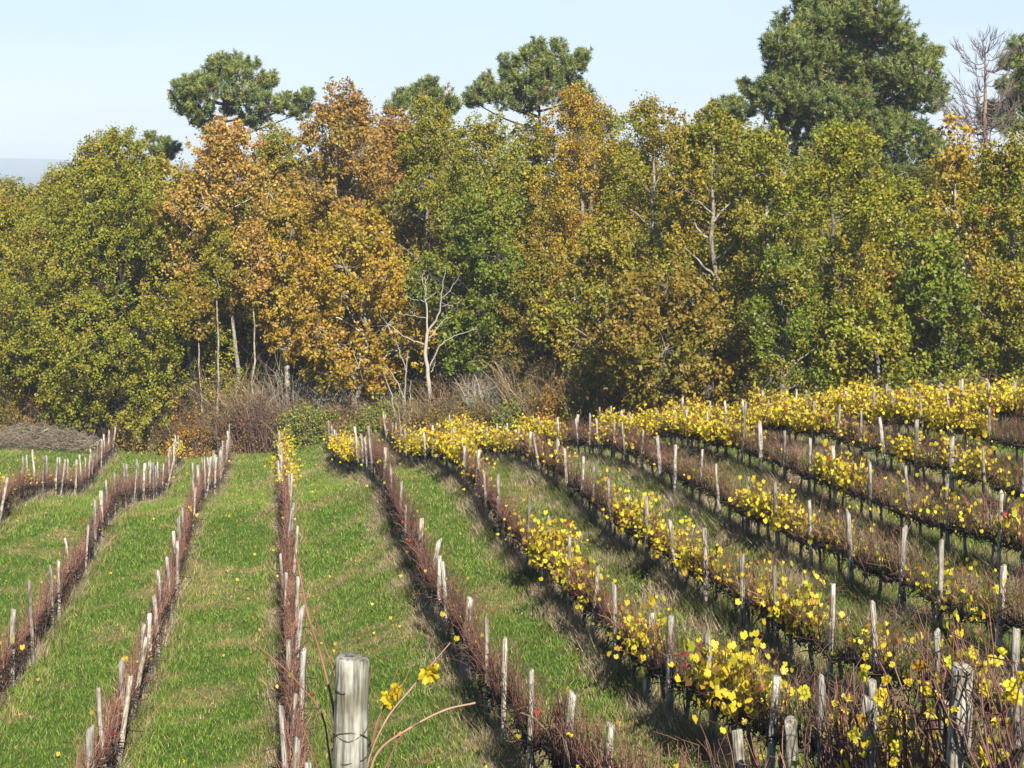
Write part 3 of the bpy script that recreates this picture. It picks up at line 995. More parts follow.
ORD = ['zeroth', 'first', 'second', 'third', 'fourth', 'fifth', 'sixth', 'seventh', 'eighth', 'ninth', 'tenth', 'eleventh', 'twelfth', 'thirteenth', 'fourteenth']


def ordn(n):
    if n < len(ORD): return ORD[n]
    return "%d%s" % (n, 'th' if 10 <= n % 100 <= 20 else {1: 'st', 2: 'nd', 3: 'rd'}.get(n % 10, 'th'))


rows = [
    dict(xp=-9.0, bend=-.4, start=46, posts=[51, 57, 60.5, 65, 69]),
    dict(xp=-5.6, start=30, posts=[33.4, 35.6, 39, 40.3, 43.7, 46, 48, 50, 52, 54.5, 57.8, 60, 62, 64.5, 67, 69, 71, 73.4, 75.3, 78, 80, 83, 86, 88]),
    dict(xp=-2.75, start=21, posts=[23, 25, 26.6, 28.2, 30, 31.8, 33.2, 35, 37.2, 39.4, 41.5, 43.6, 45.4, 47.5, 50, 52.4, 55, 58, 61, 63, 66, 69, 71, 74, 77, 79.5, 82, 84, 86, 88.5]),
    dict(xp=.25, start=10, posts=[11, 13.2, 15.5, 18, 20.2, 22.4, 24.7, 27, 29.5, 32, 34.6, 37, 39.4, 42, 44.8, 47, 49.5, 52, 55, 58, 61, 64.5, 68, 71, 74.5, 78, 81, 84, 87, 89.5]),
    dict(xp=3.4, far=-.55, start=7.7, posts=[8.1, 9.2, 10.5, 11.3, 13.4, 16.5] + dl(3.4, [569, 540, 510, 493, 467, 452.6, 442.5, 431, 420, 409, 400.7, 394, 387, 378.6, 374, 371, 366])),
    dict(xp=5.9, far=-.3, start=10.5, posts=[11.2, 12.8, 14.2, 15.8, 17.4] + dl(5.9, [778, 721, 675, 650, 620, 596, 574, 544, 528, 501.6, 491, 477, 467.5, 462.6, 455])),
    dict(xp=8.5, start=16, posts=dl(8.5, [1018, 943, 882, 834, 785, 747, 715, 683, 650, 630, 613, 596, 583, 570, 558, 543, 532, 520])),
    dict(xp=11.3, start=22, posts=dl(11.3, [1060, 1003, 945, 904, 854, 815, 781.5, 753, 726, 701, 679, 664, 644, 629, 614.6, 603])),
    dict(xp=14.1, start=27, posts=dl(14.1, [1055, 1002, 951, 914, 875, 837, 810, 787, 765, 745, 727, 709])),
    dict(xp=16.9, start=32.5, posts=dl(16.9, [1025, 990, 955, 919, 889, 865, 839, 814, 791, 768, 750])),
    dict(xp=19.7, start=38, posts=dl(19.7, [1030, 993, 955, 927, 896, 873, 852])),
    dict(xp=22.5, start=43, posts=dl(22.5, [1028, 996.5, 966, 937, 913, 890, 873])),
    dict(xp=25.3, start=48, posts=dl(25.3, [1040, 1016, 991, 968, 945])),
]
for r in rows:
    r['end'] = float(edge(r['xp'])) - 1.6
    ps = sorted(r['posts'])
    if r['xp'] < 0:
        ps = [p for p in ps if p < 60]
    while ps[-1] + 2.2 < r['end']:
        ps.append(ps[-1] + (2.15 if r['xp'] > 0 else 1.5) + RS.uniform(-.5, .5))
    r['posts'] = [p for p in ps if p < r['end']]
DIRY = np.array([-K, 1.0]) / math.hypot(K, 1.0)
RZ = math.atan2(DIRY[1], DIRY[0])


# --- posts
def post_mesh(name, rng, H, r, k=8, nz=9, col=(.43, .39, .33), topslope=.25):
    mb = MB()
    zs = np.concatenate([[-.35], np.linspace(0, H, nz)])
    ang = np.arange(k) * 2 * np.pi / k
    prof = 1 + rng.randn(k) * (.09 if k < 12 else .035)
    v = []
    bx, by = rng.randn(2) * .012
    sl = rng.randn(2) * topslope
    for i, z in enumerate(zs):
        rr = r * prof * (1 - .12 * z / H) * (1 + rng.randn(k) * (.03 if k < 12 else .012))
        px = rr * np.cos(ang) + bx * math.sin(z * 2.2); py = rr * np.sin(ang) + by * math.sin(z * 1.7)
        zz = np.full(k, z)
        if i == len(zs) - 1:
            zz = z + px * sl[0] + py * sl[1] + rng.randn(k) * r * (.12 if k < 12 else .03)
        v.append(np.stack([px, py, zz], 1))
    v = np.concatenate(v)
    n = len(zs)
    i = np.arange(n - 1)[:, None] * k; j = np.arange(k)[None]; j2 = (j + 1) % k
    q = np.stack([i + j, i + j2, i + k + j2, i + k + j], -1).reshape(-1, 4)
    top = (n - 1) * k
    # a chamfered, slightly dished end
    ring = v[top:top + k] * [.82, .82, 1] + [0, 0, r * .10]
    v = np.concatenate([v, ring, [ring.mean(0) - [0, 0, r * .05]]])
    q2 = np.stack([top + j[0], top + j2[0], top + k + j2[0], top + k + j[0]], -1)
    cap = np.stack([top + k + j[0], top + k + j2[0], np.full(k, top + 2 * k)], -1)
    c = np.array(col)[None] * np.ones((len(v), 1))
    zf = np.clip(v[:, 2] / H, 0, 1)[:, None]
    c = c * (.72 + .28 * sstep(0, .3, zf))              # soil-stained foot
    mb.add(v, [np.concatenate([q, q2]), cap], c)
    return mb


POSTV = []
for i in range(7):
    rng = np.random.RandomState(60 + i)
    cc = [(.40, .36, .30), (.33, .295, .25), (.44, .40, .34), (.29, .255, .21), (.37, .33, .27), (.41, .36, .285), (.32, .295, .26)][i]
    me = post_mesh("vine_post", rng, 1.0, .050, col=cc).mesh("vine_post")
    POSTV.append(me)

pg = "weathered wooden posts of the vine rows"
for ri, row in enumerate(rows):
    rng = np.random.RandomState(400 + ri)
    for pi, y in enumerate(row['posts']):
        x = float(row_x(row, y)) + rng.randn() * .03 + (rng.uniform(-.02, .13) if ri < 3 else (rng.choice([-.1, .1]) if ri == 3 else (-.09 if y > 18 else 0)))
        g = gz(x, y)
        near = (ri == 4 and y < 18) or (ri == 5 and y < 16)
        H = (1.56 if ri < 4 else 1.58) * (1.12 if ri < 3 and y > 56 else 1.0) * (1 + rng.randn() * .05)
        lx, ly = rng.randn() * .06, rng.randn() * .06
        if rng.rand() < .08: lx += rng.choice([-.14, .14])
        tall = rng.rand() < .07
        if tall: H *= 1.22
        thick = rng.uniform(.8, 1.25)
        if near:
            r = .046
            if ri == 4 and abs(y - 8.1) < .2: r, H = .062, 1.50
            if ri == 4 and 13 < y < 14: r, H = .060, 1.30
            lx, ly = lx * .5, ly * .5
            rr = np.random.RandomState(80 + pi + 20 * ri)
            o = post_mesh("vine_post", rr, H, r, 14, 22, (.36, .335, .275), .3).build("vine_post", M_POST)
            o.location = (x, y, g)
            thick = r / .043
        else:
            o = bpy.data.objects.new("vine_post", POSTV[rng.randint(len(POSTV))])
            if not o.data.materials: o.data.materials.append(M_POST)
            COL.objects.link(o)
            o.location = (x, y, g)
            o.scale = (thick, thick * rng.uniform(.85, 1.15), H)
        o.rotation_euler = (ly, lx, rng.uniform(0, 6.28) if not near else rng.uniform(-.3, .3))
        adj = 'tall ' if tall else ('leaning ' if abs(lx) > .1 else ('thick ' if thick > 1.12 else ('thin ' if thick < .9 else '')))
        tag(o, "%sweathered post, %s from the near end of the %s vine row" % (adj, ordn(pi + 1), ordn(ri + 1)), "post", pg)

# --- vines: shared meshes in a few states
CANEC = [(4, (.140, .066, .045)), (3, (.105, .050, .036)), (2, (.20, .115, .075)), (1, (.08, .045, .035))]
DARKW = np.array([.045, .034, .028])
VL = [(6, (.60, .46, .026)), (3, (.50, .39, .024)), (2, (.40, .38, .03)), (1.3, (.62, .50, .07)), (1.0, (.42, .23, .03)), (.6, (.25, .13, .05)), (.15, (.36, .04, .03))]
LEAF12 = np.array([(0, -.20), (.20, -.44), (.46, -.24), (.43, .02), (.47, .26), (.29, .36), (0, .56), (-.26, .34), (-.45, .24), (-.42, .0), (-.48, -.2), (-.24, -.42)])
LEAF7 = np.array([(.12, -.35), (.48, -.2), (.45, .28), (0, .55), (-.45, .28), (-.48, -.2), (-.12, -.35)])


def vine_leaves(mb, pos, size, rng, hi=False, pal=VL):
    n = len(pos)
    T = LEAF12
    k = len(T)
    nrm = unit(rng.randn(n, 3) * [1, 1, .6] + [0, -.25, .35])
    tip = unit(np.cross(np.cross(nrm, np.array([0, 0, -1.0]) + rng.randn(n, 3) * .35), nrm))
    side = np.cross(nrm, tip)
    s = (size * rng.uniform(.5, 1.3, n))[:, None, None]
    curl = rng.uniform(-.9, .5, n)[:, None]
    r2 = (T ** 2).sum(1)[None]
    v = pos[:, None] + s * (T[None, :, 0:1] * side[:, None] + T[None, :, 1:2] * tip[:, None] + (curl * r2)[..., None] * nrm[:, None] + (np.abs(T[None, :, 0:1]) * rng.uniform(-.1, .8, n)[:, None, None]) * nrm[:, None])
    mb.add(v.reshape(-1, 3), np.arange(n * k).reshape(-1, k), np.repeat(pick(pal, n, rng, .15), k, 0))


_ka = np.radians([-90, -78, -62, -42, -15, 12, 38, 62, 90])
_kr = [.15, .36, .43, .40, .52, .37, .55, .40, .60]


def fine_leaves(mb, pos, size, rng, pal=VL):
    """serrated, lobed, curled leaves with browned rims and pale veins"""
    n, k = len(pos), 44
    th = np.linspace(-np.pi / 2, 1.5 * np.pi, k, endpoint=False)
    fold = np.where(th > np.pi / 2, np.pi - th, th)
    rad = np.interp(fold, _ka, _kr) + np.where(np.arange(k) % 2 == 0, .022, -.022)
    vein = np.max([np.exp(-((fold - a) / .16) ** 2) for a in np.radians([90, 38, -15])], 0)
    for p in pos:
        nrm = unit(rng.randn(3) * [1, .8, .6] + [0, -.35, .25])
        tip = unit(np.cross(np.cross(nrm, np.array([0, 0, -1.0]) + rng.randn(3) * .35), nrm))
        sd = np.cross(nrm, tip)
        s_ = size * rng.uniform(.55, 1.25)
        cu, fo, ph = rng.uniform(-.9, .5), rng.uniform(0, .7), rng.uniform(0, 6.28)
        base = pick(pal, 1, rng, .15)[0]
        V_, C_ = [p + 0 * nrm], [base * 1.1]
        brown = np.array([.24, .12, .035])
        dry = rng.uniform(0, .7) * (rng.rand(k) < .35)
        for f in (.36, .72, 1.0):
            r_ = rad * f * (1 + .05 * rng.randn(k) * (f == 1.0))
            x_, y_ = r_ * np.cos(th), r_ * np.sin(th)
            z_ = cu * r_ ** 2 + fo * np.abs(x_) + .07 * f * np.sin(5 * th + ph) - .05 * vein * f
            V_.append(p + s_ * (x_[:, None] * sd + y_[:, None] * tip + z_[:, None] * nrm))
            m_ = (dry * (f - .36) / .64)[:, None]
            C_.append((base * (1 + .18 * vein[:, None] - .08 * rng.rand(k, 1))) * (1 - m_) + brown * m_)
        V_ = np.vstack(V_); C_ = np.vstack(C_)
        j = np.arange(k); j2 = (j + 1) % k
        q = [np.stack([1 + a * k + j, 1 + a * k + j2, 1 + (a + 1) * k + j2, 1 + (a + 1) * k + j], -1) for a in (0, 1)]
        mb.add(V_, [np.concatenate(q), np.stack([np.zeros(k, int), 1 + j, 1 + j2], -1)], C_)


def make_vine(seed, hi=False, ncane=62, cordon_h=.60, long=1.0, low=.07, tint=1.0, side=.15):
    """trunk, cordon, canes (and where leaves may hang) for 1.2 m of row"""
    rng = np.random.RandomState(seed)
    tr, co, ca = MB(), MB(), MB()
    kk = 7 if hi else 5
    x0 = rng.uniform(-.15, .15)
    zz = np.linspace(-.1, cordon_h, 6)
    pts = np.stack([x0 + np.cumsum(rng.randn(6) * .02), np.cumsum(rng.randn(6) * .02), zz], 1)
    tube(tr, pts, np.linspace(.042, .03, 6), kk, (.16, .135, .115), wob=.15, rng=rng)
    for s in (-1, 1):
        xx = np.linspace(0, .64, 8)
        pts2 = np.stack([pts[-1, 0] * (1 - xx / .64) + s * xx, np.cumsum(rng.randn(8) * .018) * (xx < .6), cordon_h + np.cumsum(rng.randn(8) * .014)], 1)
        tube(co, pts2, np.linspace(.034, .024, 8), kk, DARKW * 1.3, wob=.18, rng=rng)
    # old spurs and dry tangle around the cordon
    for i in range(80):
        a = np.array([rng.uniform(-.62, .62), rng.randn() * .05, cordon_h + rng.randn() * .04])
        e = a + rng.randn(3) * [.12, .11, .10] + [0, 0, .03]
        tube(co, np.stack([a, (a + e) / 2 + rng.randn(3) * .02, e]), [.013, .011, .006], 3, DARKW * np.exp(rng.randn() * .35), rng=rng)
    tips = []
    for i in range(ncane):
        a = np.array([rng.uniform(-.62, .62), rng.randn() * .045, cordon_h + rng.uniform(-.02, .07)])
        if rng.rand() < low: a[2] = rng.uniform(.02, .45)
        L = rng.uniform(.34, .88) * long
        spread = rng.randn(2) * [.20, side]
        droop = 0.0
        if rng.rand() < .14:
            spread *= 2.4; droop = rng.uniform(.2, .9)
        nseg = 7 if hi else 5
        tt = np.linspace(0, 1, nseg)[:, None]
        p = a + np.concatenate([spread * L * tt ** 1.3, L * (tt - droop * .6 * tt ** 3)], 1) + rng.randn(nseg, 3) * .022 * tt
        col = pick(CANEC, 1, rng, .25)[0] * tint
        r = rng.uniform(.0042, .0075) * (1.0 if not hi else .95)
        tube(ca, p, np.linspace(r * 1.15, r * .6, nseg), 4 if hi else 3, col, rng=rng)
        tips.append(p[1:])
        for j in range(rng.randint(1, 4)):
            q = p[rng.randint(1, nseg)]
            e = q + unit(rng.randn(3) * [1, .7, .6]) * rng.uniform(.07, .25)
            tube(ca, np.stack([q, (q + e) / 2 + rng.randn(3) * .02, e]), [r * .7, r * .55, r * .35], 3, col * rng.uniform(.7, 1.1), rng=rng)
    return tr, co, ca, np.concatenate(tips)


def leaf_mb(tips, n, seed, hi=False, size=.098, low=False):
    rng = np.random.RandomState(seed)
    mb = MB()
    idx = rng.randint(len(tips), size=n)
    pos = tips[idx] + rng.randn(n, 3) * [.07, .07, .05]
    if n > 30:          # gather them in clumps
        c = tips[rng.randint(len(tips), size=max(5, n // 14))]
        pos = c[rng.randint(len(c), size=n)] * .88 + pos * .12 + rng.randn(n, 3) * [.11, .11, .13]
        pos[:, 2] = np.where(pos[:, 2] < .55, 1.2 - pos[:, 2] * .8, pos[:, 2])
    pos[:, 1] *= 1.5
    pos[:, 2] += .05
    if hi: fine_leaves(mb, pos, size, rng)
    else: vine_leaves(mb, pos, size, rng)
    return mb


NV = 6
VLO, VHI, VLEFT = [], [], []
for s in range(NV):
    tr, co, ca, tips = make_vine(100 + s, side=.24, tint=1.0, ncane=52)
    VLO.append((tr.mesh("trunk", True), co.mesh("cordon"), ca.mesh("canes"), tips))
for s in range(NV):      # vines of the grassy left rows: shoots from the foot too
    tr, co, ca, tips = make_vine(150 + s, ncane=52, long=.9, low=.34, tint=1.5)
    VLEFT.append((tr.mesh("trunk", True), co.mesh("cordon"), ca.mesh("canes"), tips))
for s in range(5):
    tr, co, ca, tips = make_vine(200 + s, True, 56, long=.95)
    VHI.append((tr.mesh("trunk", True), co.mesh("cordon"), ca.mesh("canes"), tips))
LV = {}
LEV = {'few': [3, 5, 7], 'some': [34, 50, 70], 'dense': [220, 290, 360]}
for lev, ns in LEV.items():
    for s in range(NV):
        LV[('lo', lev, s)] = leaf_mb(VLO[s][3], ns[s % 3], 700 + s + ns[0]).mesh("leaves")
    for s in range(5):
        LV[('hi', lev, s)] = leaf_mb(VHI[s][3], ns[s % 3] if lev != 'dense' else (70, 95, 120)[s % 3], 800 + s + ns[0], True, .078).mesh("leaves")
for m4, hi in ((VLO, 0), (VHI, 1), (VLEFT, 0)):
    for (a, b, c, t) in m4:
        a.materials.append(M_BARK); b.materials.append(M_TWIG); c.materials.append(M_CANE)
for me in LV.values(): me.materials.append(M_VLEAF)

# where the photo's vines still carry leaves (picture boxes of the leaf masses)
ZONES = [(404, 472, 410, 468, 'dense'), (472, 525, 404, 446, 'dense'), (520, 660, 398, 432, 'dense'), (640, 1030, 376, 424, 'dense'), (640, 760, 395, 438, 'dense'),
         (592, 628, 436, 462, 'some'), (600, 656, 488, 555, 'dense'), (508, 580, 532, 602, 'dense'), (580, 640, 560, 640, 'some'), (640, 712, 590, 690, 'dense'),
         (712, 780, 640, 700, 'dense'), (728, 852, 465, 545, 'dense'), (656, 704, 515, 575, 'dense'), (704, 745, 530, 570, 'some'), (755, 815, 545, 615, 'dense'),
         (690, 740, 570, 600, 'some'), (905, 960, 425, 460, 'dense'), (972, 1015, 440, 470, 'dense'), (815, 845, 480, 540, 'some'), (860, 905, 560, 600, 'some'),
         (900, 1024, 535, 610, 'some'), (910, 990, 590, 660, 'dense'), (780, 1024, 600, 700, 'some'), (850, 1024, 430, 540, 'some'), (338, 364, 424, 462, 'dense'), (860, 960, 600, 800, 'dense'), (840, 1030, 640, 820, 'some'), (690, 840, 690, 820, 'few'),
         (262, 292, 424, 488, 'some'), (170, 195, 430, 455, 'some'), (0, 30, 470, 490, 'some'), (640, 850, 440, 470, 'few'), (460, 480, 430, 470, 'some')]


def leaf_level(u, v, ri, rng):
    for (a, b, c, d_, l) in ZONES:
        if a <= u <= b and c <= v <= d_:
            if l == 'some' and rng.rand() < .25: return 'few'
            if l == 'dense' and v > 436:
                q = rng.rand()
                return 'dense' if q < .66 else ('some' if q < .9 else 'few')
            return l
    if ri < 4: return 'few' if rng.rand() < .35 else None
    if ri == 4: return 'few' if rng.rand() < .5 else None
    k = rng.rand()
    return 'some' if k < .30 else ('few' if k < .8 else None)


cand = []
for ri, row in enumerate(rows):
    rng = np.random.RandomState(4000 + ri)
    y = row['start']
    n = 0
    while y < row['end']:
        n += 1
        x = float(row_x(row, y)) + rng.randn() * .03
        g = gz(x, y)
        u = CX + F * x / y
        v = HV - F * (g + 1.0) / y
        vt = HV - F * (g + 1.45) / y
        cand.append(dict(ri=ri, n=n, x=x, y=y, g=g, u=u, v=v, seen=(-30 < u < 1054 and vt < 772), lev=leaf_level(u, v, ri, rng), s=rng.randint(0, 30), sc=rng.uniform(.9, 1.12), fl=rng.rand() < .5, hi=y < 19))
        y += 1.13 * rng.uniform(.94, 1.08)
cand.sort(key=lambda c: (not c['seen'], c['y']))
NIND = 300
far_mb = {'wood': [], 'leaf': []}


def tilt_for(c):
    e = .6
    za = gz(c['x'] - DIRY[0] * e, c['y'] - DIRY[1] * e); zb_ = gz(c['x'] + DIRY[0] * e, c['y'] + DIRY[1] * e)
    return math.atan2(zb_ - za, 2 * e)


STATE = {None: "leafless reddish vine", 'few': "reddish vine with a few leaves", 'some': "vine with scattered yellow leaves", 'dense': "vine full of yellow leaves"}
FARW, FARL = MB(), MB()
_cache = {}


def mesh_np(me):
    if me.name in _cache: return _cache[me.name]
    n = len(me.vertices)
    v = np.empty(n * 3, np.float32); me.vertices.foreach_get("co", v)
    c = np.empty(n * 4, np.float32); me.attributes["Col"].data.foreach_get("color", c)
    lt = np.empty(len(me.polygons), np.int32); me.polygons.foreach_get("loop_total", lt)
    li = np.empty(len(me.loops), np.int32); me.loops.foreach_get("vertex_index", li)
    st = np.cumsum(lt) - lt
    fs = {int(k): np.stack([li[st[lt == k] + i] for i in range(k)], 1) for k in np.unique(lt)}
    _cache[me.name] = (v.reshape(-1, 3), c.reshape(-1, 4)[:, :3], fs)
    return _cache[me.name]


for i, c in enumerate(cand):
    pit = tilt_for(c)
    rz = RZ + (math.pi if c['fl'] else 0)
    ry = -pit if not c['fl'] else pit
    if i < NIND and c['seen']:
        src = VHI if c['hi'] else (VLEFT if c['ri'] < 4 else VLO)
        s = c['s'] % len(src)
        root = empty("grapevine", (c['x'], c['y'], c['g']), (0, ry, rz))
        root.scale = (1.0, 1.0, c['sc'])
        tag(root, "%s, %s from the near end of the %s vine row" % (STATE[c['lev']], ordn(c['n']), ordn(c['ri'] + 1)), "grapevine", "grapevines of the vineyard rows")
        for nm, me in zip(("trunk", "cordon", "canes"), src[s][:3]):
            link(nm, me, None, root)
        if c['lev']:
            link("leaves", LV[('hi' if c['hi'] else 'lo', c['lev'], s)], None, root)
    else:
        s = c['s'] % NV
        R_ = np.array([[math.cos(rz), -math.sin(rz), 0], [math.sin(rz), math.cos(rz), 0], [0, 0, 1]]) @ np.array([[math.cos(ry), 0, math.sin(ry)], [0, 1, 0], [-math.sin(ry), 0, math.cos(ry)]])
        ms = [((VLEFT if c['ri'] < 4 else VLO)[s][k], FARW) for k in range(3)]
        if c['lev']: ms.append((LV[('lo', c['lev'], s)], FARL))
        for me, mb in ms:
            v, cc, fs = mesh_np(me)
            mb.add((v * [1, 1, c['sc']]) @ R_.T + [c['x'], c['y'], c['g']], list(fs.values()), cc)
fw = FARW.build("distant_vines", M_CANE)
tag(fw, "far vines of all rows near the wood", "grapevines", kind='stuff')
fl_ = FARL.build("leaves", M_VLEAF, fw)

# ------------------------------------------------------------------ foreground post, its wire and its vine
y = 5.3
x = (351 - CX) * y / F
g = gz(x, y)
ztop = (HV - 658) * y / F
H = ztop - g
root = empty("vine_post", (x, y, g))
tag(root, "thick pale round post with a wire wound round it, closest to the viewer", "post")
pm = post_mesh("post_shaft", np.random.RandomState(5), H, .064, 20, 40, (.36, .35, .29), .08)
pm.build("post_shaft", M_POST, root, True)
wm = MB()
rng = np.random.RandomState(9)
for zc, a0_, da, tl in [(H - .055, 0, 4.5, .035), (H - .20, 1.0, 6.0, .06), (H - .27, 2.0, 6.5, -.05), (H - .31, 0, 9, .02)]:
    a = np.linspace(a0_, a0_ + da, 40)
    r = .0625 + .004 * rng.rand(40)
    tube(wm, np.stack([r * np.cos(a), r * np.sin(a), zc + tl * np.sin(a) + .01 * rng.randn(40).cumsum() * .15], 1), .0022, 5, (.06, .045, .035), rng=rng)
wm.build("tie_wire", M_WIRE, root)

root = empty("grapevine", (x + .1, y + .25, g))
tag(root, "vine arching long bare canes past the thick pale post, two yellow leaves", "grapevine")
org = np.array([x + .1, y + .25, g])
ca, tr, lf = MB(), MB(), MB()
rng = np.random.RandomState(15)
tube(tr, [(.0, .0, -.1), (.03, .02, .2), (-.02, .0, .45), (.02, .02, .62)], [.045, .036, .033, .028], 9, (.15, .12, .10), wob=.15, rng=rng)


def cane_px(pts, r0, r1, col, sub=5):
    p = np.array([P(u, v, dd) for u, v, dd in pts]) - org
    t = np.linspace(0, len(p) - 1, (len(p) - 1) * sub + 1)
    # Catmull-Rom through the points
    pp = np.concatenate([p[:1] * 2 - p[1:2], p, p[-1:] * 2 - p[-2:-1]])
    out = []
    for tv in t:
        i = min(int(tv), len(p) - 2); f = tv - i
        a, b_, c_, d_ = pp[i:i + 4]
        out.append(.5 * ((2 * b_) + (-a + c_) * f + (2 * a - 5 * b_ + 4 * c_ - d_) * f ** 2 + (-a + 3 * b_ - 3 * c_ + d_) * f ** 3))
    out = np.array(out)
    k = np.arange(len(out))
    rr = np.linspace(r0, r1, len(out)) * (1 + .25 * (k % 5 == 0))
    tube(ca, out, rr * .8, 6, col, rng=rng)
    return out


RED = np.array([.21, .10, .065]); PK = np.array([.34, .19, .14])
cane_px([(352, 880, 5.5), (338, 790, 5.5), (335, 720, 5.5), (322, 660, 5.6), (308, 615, 5.6), (300, 575, 5.7), (294, 548, 5.7)], .0075, .0045, RED)
cane_px([(345, 860, 5.6), (330, 760, 5.6), (322, 715, 5.6), (300, 685, 5.7), (275, 660, 5.8), (247, 638, 5.8)], .0055, .002, RED)
cane_px([(352, 870, 5.5), (345, 770, 5.5), (338, 690, 5.5), (326, 650, 5.6), (316, 620, 5.6)], .005, .0025, RED * .9)
cane_px([(360, 880, 5.45), (368, 790, 5.4), (378, 752, 5.4), (410, 728, 5.4), (445, 710, 5.45), (475, 703, 5.5)], .006, .004, PK)
cane_px([(358, 860, 5.5), (366, 772, 5.5), (385, 722, 5.5), (410, 690, 5.6), (432, 664, 5.6), (450, 643, 5.6)], .005, .0025, PK)
cane_px([(358, 870, 5.6), (366, 780, 5.6), (376, 725, 5.6), (390, 700, 5.7), (405, 680, 5.7), (412, 660, 5.8)], .0045, .002, RED)
cane_px([(356, 860, 5.6), (364, 785, 5.6), (372, 745, 5.6), (384, 706, 5.7), (398, 668, 5.8)], .004, .002, RED * .8)
cane_px([(358, 880, 5.4), (368, 806, 5.4), (385, 768, 5.4), (402, 735, 5.4), (420, 722, 5.4)], .005, .003, RED)
cane_px([(340, 850, 5.6), (318, 770, 5.6), (306, 735, 5.6), (296, 712, 5.7)], .004, .002, RED * .8)
cane_px([(372, 668, 5.5), (368, 690, 5.5), (366, 720, 5.5), (362, 770, 5.5)], .003, .0035, RED * .8)
cane_px([(347, 655, 5.6), (344, 640, 5.6), (345, 628, 5.6)], .0025, .0018, DARKW * 2)
for (u, v, dd, s, cc) in [(429, 672, 5.6, .085, 0), (434, 667, 5.62, .06, 0), (389, 697, 5.6, .075, 0), (398, 690, 5.62, .07, 0), (384, 702, 5.63, .05, 0), (393, 704, 5.58, .045, 0)]:
    fine_leaves(lf, np.array([P(u, v, dd) - org]), s * 1.15, rng, [(1, (.58, .42, .025))])
tr.build("trunk", M_BARK, root, True); ca.build("canes", M_CANE, root, True); lf.build("leaves", M_VLEAF, root)

# a green weed among the near posts
rng = np.random.RandomState(8)
m = MB(); st = MB()
for k in range(9):
    a = rng.uniform(0, 6.28)
    L = rng.uniform(.6, 1.05)
    tt = np.linspace(0, 1, 7)[:, None]
    p = np.array([0, 0, 0.]) + np.concatenate([np.cos(a) * .30 * tt ** 1.5, np.sin(a) * .30 * tt ** 1.5, L * tt], 1) + rng.randn(7, 3) * .01
    tube(st, p, np.linspace(.006, .002, 7), 4, (.08, .12, .035), rng=rng)
    n = 34
    c = p[rng.randint(1, 7, n)] + rng.randn(n, 3) * .05
    quads(m, c, unit(rng.randn(n, 3) + [0, -.4, .6]), rng.uniform(.05, .11, n), pick([(3, (.075, .13, .035)), (2, (.05, .095, .03))], n, rng), .35, rng)
wx = (1000 - CX) * 8.6 / F
root = empty("green_weed", (wx, 8.6, gz(wx, 8.6)))
tag(root, "leafy green weed growing beside the thick square-topped post", "weed")
st.build("stem", M_WEED, root); m.build("foliage", M_GRASS, root)

# ------------------------------------------------------------------ grass, weeds, fallen leaves
def row_dist(x, y):
    """distance across to the closest vine row, signed (minus: the downhill side)"""
    xp = x + K * y
    best = np.full(x.shape, 9.0)
    for r in rows:
        dd = x - row_x(r, y)
        ok = (y > r['start'] - .8) & (y < r['end'] + .8)
        best = np.where(ok & (np.abs(dd) < np.abs(best)), dd, best)
    return best


rng = np.random.RandomState(21)
N = 900000
yy = 3.0 + (98 - 3.0) * rng.rand(N) ** 1.15
keep = (yy > 17) | (rng.rand(N) < .6)
yy = yy[keep]; N = len(yy)
xx = rng.uniform(-1, 1, N) * (.335 * yy + 2.5)
inf = yy < edge(xx + K * yy) + 1.0
xx, yy = xx[inf], yy[inf]
rd = row_dist(xx, yy)
ok = (np.abs(rd + .12) > .30) | (rng.rand(len(xx)) < .35)
xx, yy, rd = xx[ok], yy[ok], rd[ok]
N = len(xx)
zz = ground_z(xx, yy)
dr = dryness(xx, yy)
tuft = fbm(xx * 1.3, yy * 1.3, 31)
near_row = np.clip(1 - (np.abs(rd) - .3) / .6, 0, 1)
h = (.03 + .055 * tuft + .06 * near_row) * rng.uniform(.6, 1.5, N) * (1 + yy / 150)
w = .0065 * rng.uniform(.7, 1.4, N) * (.55 + yy / 34)
a = rng.uniform(0, 6.28, N)
wx_ = np.cos(a) * w; wy_ = np.sin(a) * w
lx = rng.randn(N) * h * .55; ly = rng.randn(N) * h * .55
v = np.stack([np.stack([xx - wx_, yy - wy_, zz - .01], 1), np.stack([xx + wx_, yy + wy_, zz - .01], 1), np.stack([xx + lx, yy + ly, zz + h], 1)], 1).reshape(-1, 3)
isdry = rng.rand(N) < (dr * .80 + .07 + .25 * near_row)
cg = pick([(4, (.120, .200, .024)), (3, (.152, .236, .030)), (1.4, (.21, .255, .05)), (1, (.086, .145, .022))], N, rng, .18)
cd = pick([(3, (.34, .265, .12)), (2, (.26, .195, .085)), (1, (.20, .19, .06))], N, rng, .18)
c = np.where(isdry[:, None], cd, cg) * (.82 + .36 * fbm(xx * .5, yy * .25, 44))[:, None]
gb = MB(); gb.add(v, np.arange(3 * N).reshape(-1, 3), np.repeat(c, 3, 0))
tag(gb.build("grass", M_GRASS), kind='stuff')

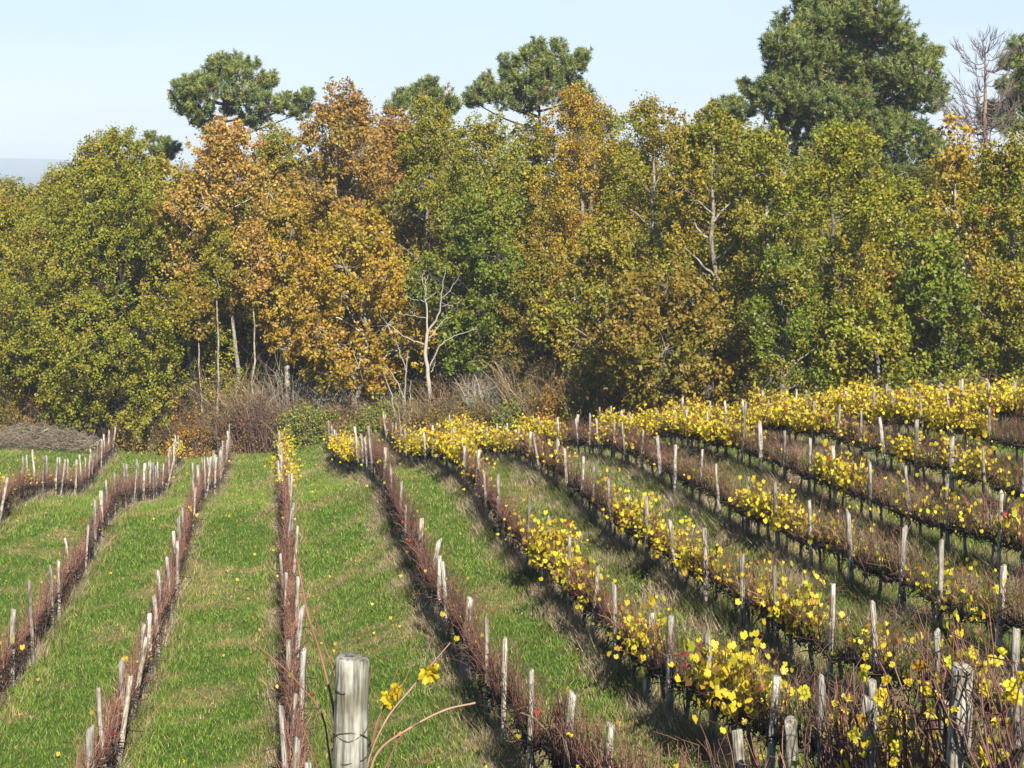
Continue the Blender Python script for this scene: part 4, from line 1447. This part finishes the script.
# rough weeds under the vines
V, C = [], []
for ri, r in enumerate(rows):
    rng = np.random.RandomState(600 + ri)
    L = r['end'] - r['start'] + 1.5
    n = int(L * (1900 if ri > 5 else (1400 if ri > 4 else (1100 if ri == 4 else 620))))
    y = r['start'] - .5 + rng.rand(n) * L
    wide = .30 if ri < 3 else (.34 if ri == 3 else (.46 if ri < 6 else .78))
    off = rng.randn(n) * wide * .62 - (.06 if ri < 3 else .24)
    if ri == 4: off = rng.randn(n) * .34 - .36
    mid = (rng.rand(n) < (.45 if ri > 4 else .25))
    off = np.where(mid, rng.randn(n) * .13 - .05, off)
    x = row_x(r, y) + off
    cl = fbm(x * 1.7 + ri * 9, y * 1.5, 51)
    kp = (rng.rand(n) < sstep(.30, .62, cl) * .95 + .05) | (mid & (rng.rand(n) < .75))
    x, y, off, cl, mid = x[kp], y[kp], off[kp], cl[kp], mid[kp]
    cl = np.where(mid, np.maximum(cl, .55), cl)
    n = len(x)
    z = ground_z(x, y)
    hh = rng.uniform(.10, .44, n) * (.15 + 1.5 * cl ** 1.3) * (1 if ri > 4 else .85) * np.exp(-(off / (.7 if ri < 6 else 1.2)) ** 2)
    a = rng.uniform(0, 6.28, n); w = .006 * (.6 + y / 45) * rng.uniform(.7, 1.5, n)
    lx, ly = rng.randn(n) * hh * .55, rng.randn(n) * hh * .55
    V.append(np.stack([np.stack([x - np.cos(a) * w, y - np.sin(a) * w, z - .02], 1), np.stack([x + np.cos(a) * w, y + np.sin(a) * w, z - .02], 1),
                       np.stack([x + lx + np.cos(a) * w * .4, y + ly + np.sin(a) * w * .4, z + hh], 1)], 1).reshape(-1, 3))
    hue = fbm(x * 1.3, y * 1.1, 61)
    pa = pick([(3, (.31, .245, .15)), (2, (.23, .175, .11)), (2, (.38, .315, .20)), (1, (.15, .10, .07))], n, rng, .22)
    pb = pick([(3, (.105, .120, .034)), (2, (.075, .09, .028)), (1, (.17, .16, .055))], n, rng, .22)
    C.append(np.repeat(np.where((hue + rng.randn(n) * .06 > .50)[:, None], pb, pa), 3, 0))
V = np.concatenate(V); C = np.concatenate(C)
wb = MB(); wb.add(V, np.arange(len(V)).reshape(-1, 3), C)
tag(wb.build("weeds", M_WEED), kind='stuff')

# fallen vine leaves on the grass
rng = np.random.RandomState(91)
n = 3800
y = 20 + 70 * rng.rand(n) ** 1.2
x = rng.uniform(-1, 1, n) * (.335 * y + 1)
kp = (rng.rand(n) < .12 + 1.6 * sstep(.5, .75, fbm(x * .45, y * .3, 71))) & (y < edge(x + K * y) + .5)
x, y = x[kp], y[kp]
n = len(x)
z = ground_z(x, y) + rng.uniform(.03, .11, n)
fb = MB()
vine_leaves(fb, np.stack([x, y, z], 1), .072, rng, False, [(4, (.55, .36, .05)), (3, (.42, .25, .06)), (2, (.62, .46, .04)), (1, (.33, .17, .06))])
tag(fb.build("fallen_leaves", M_VLEAF), kind='stuff')
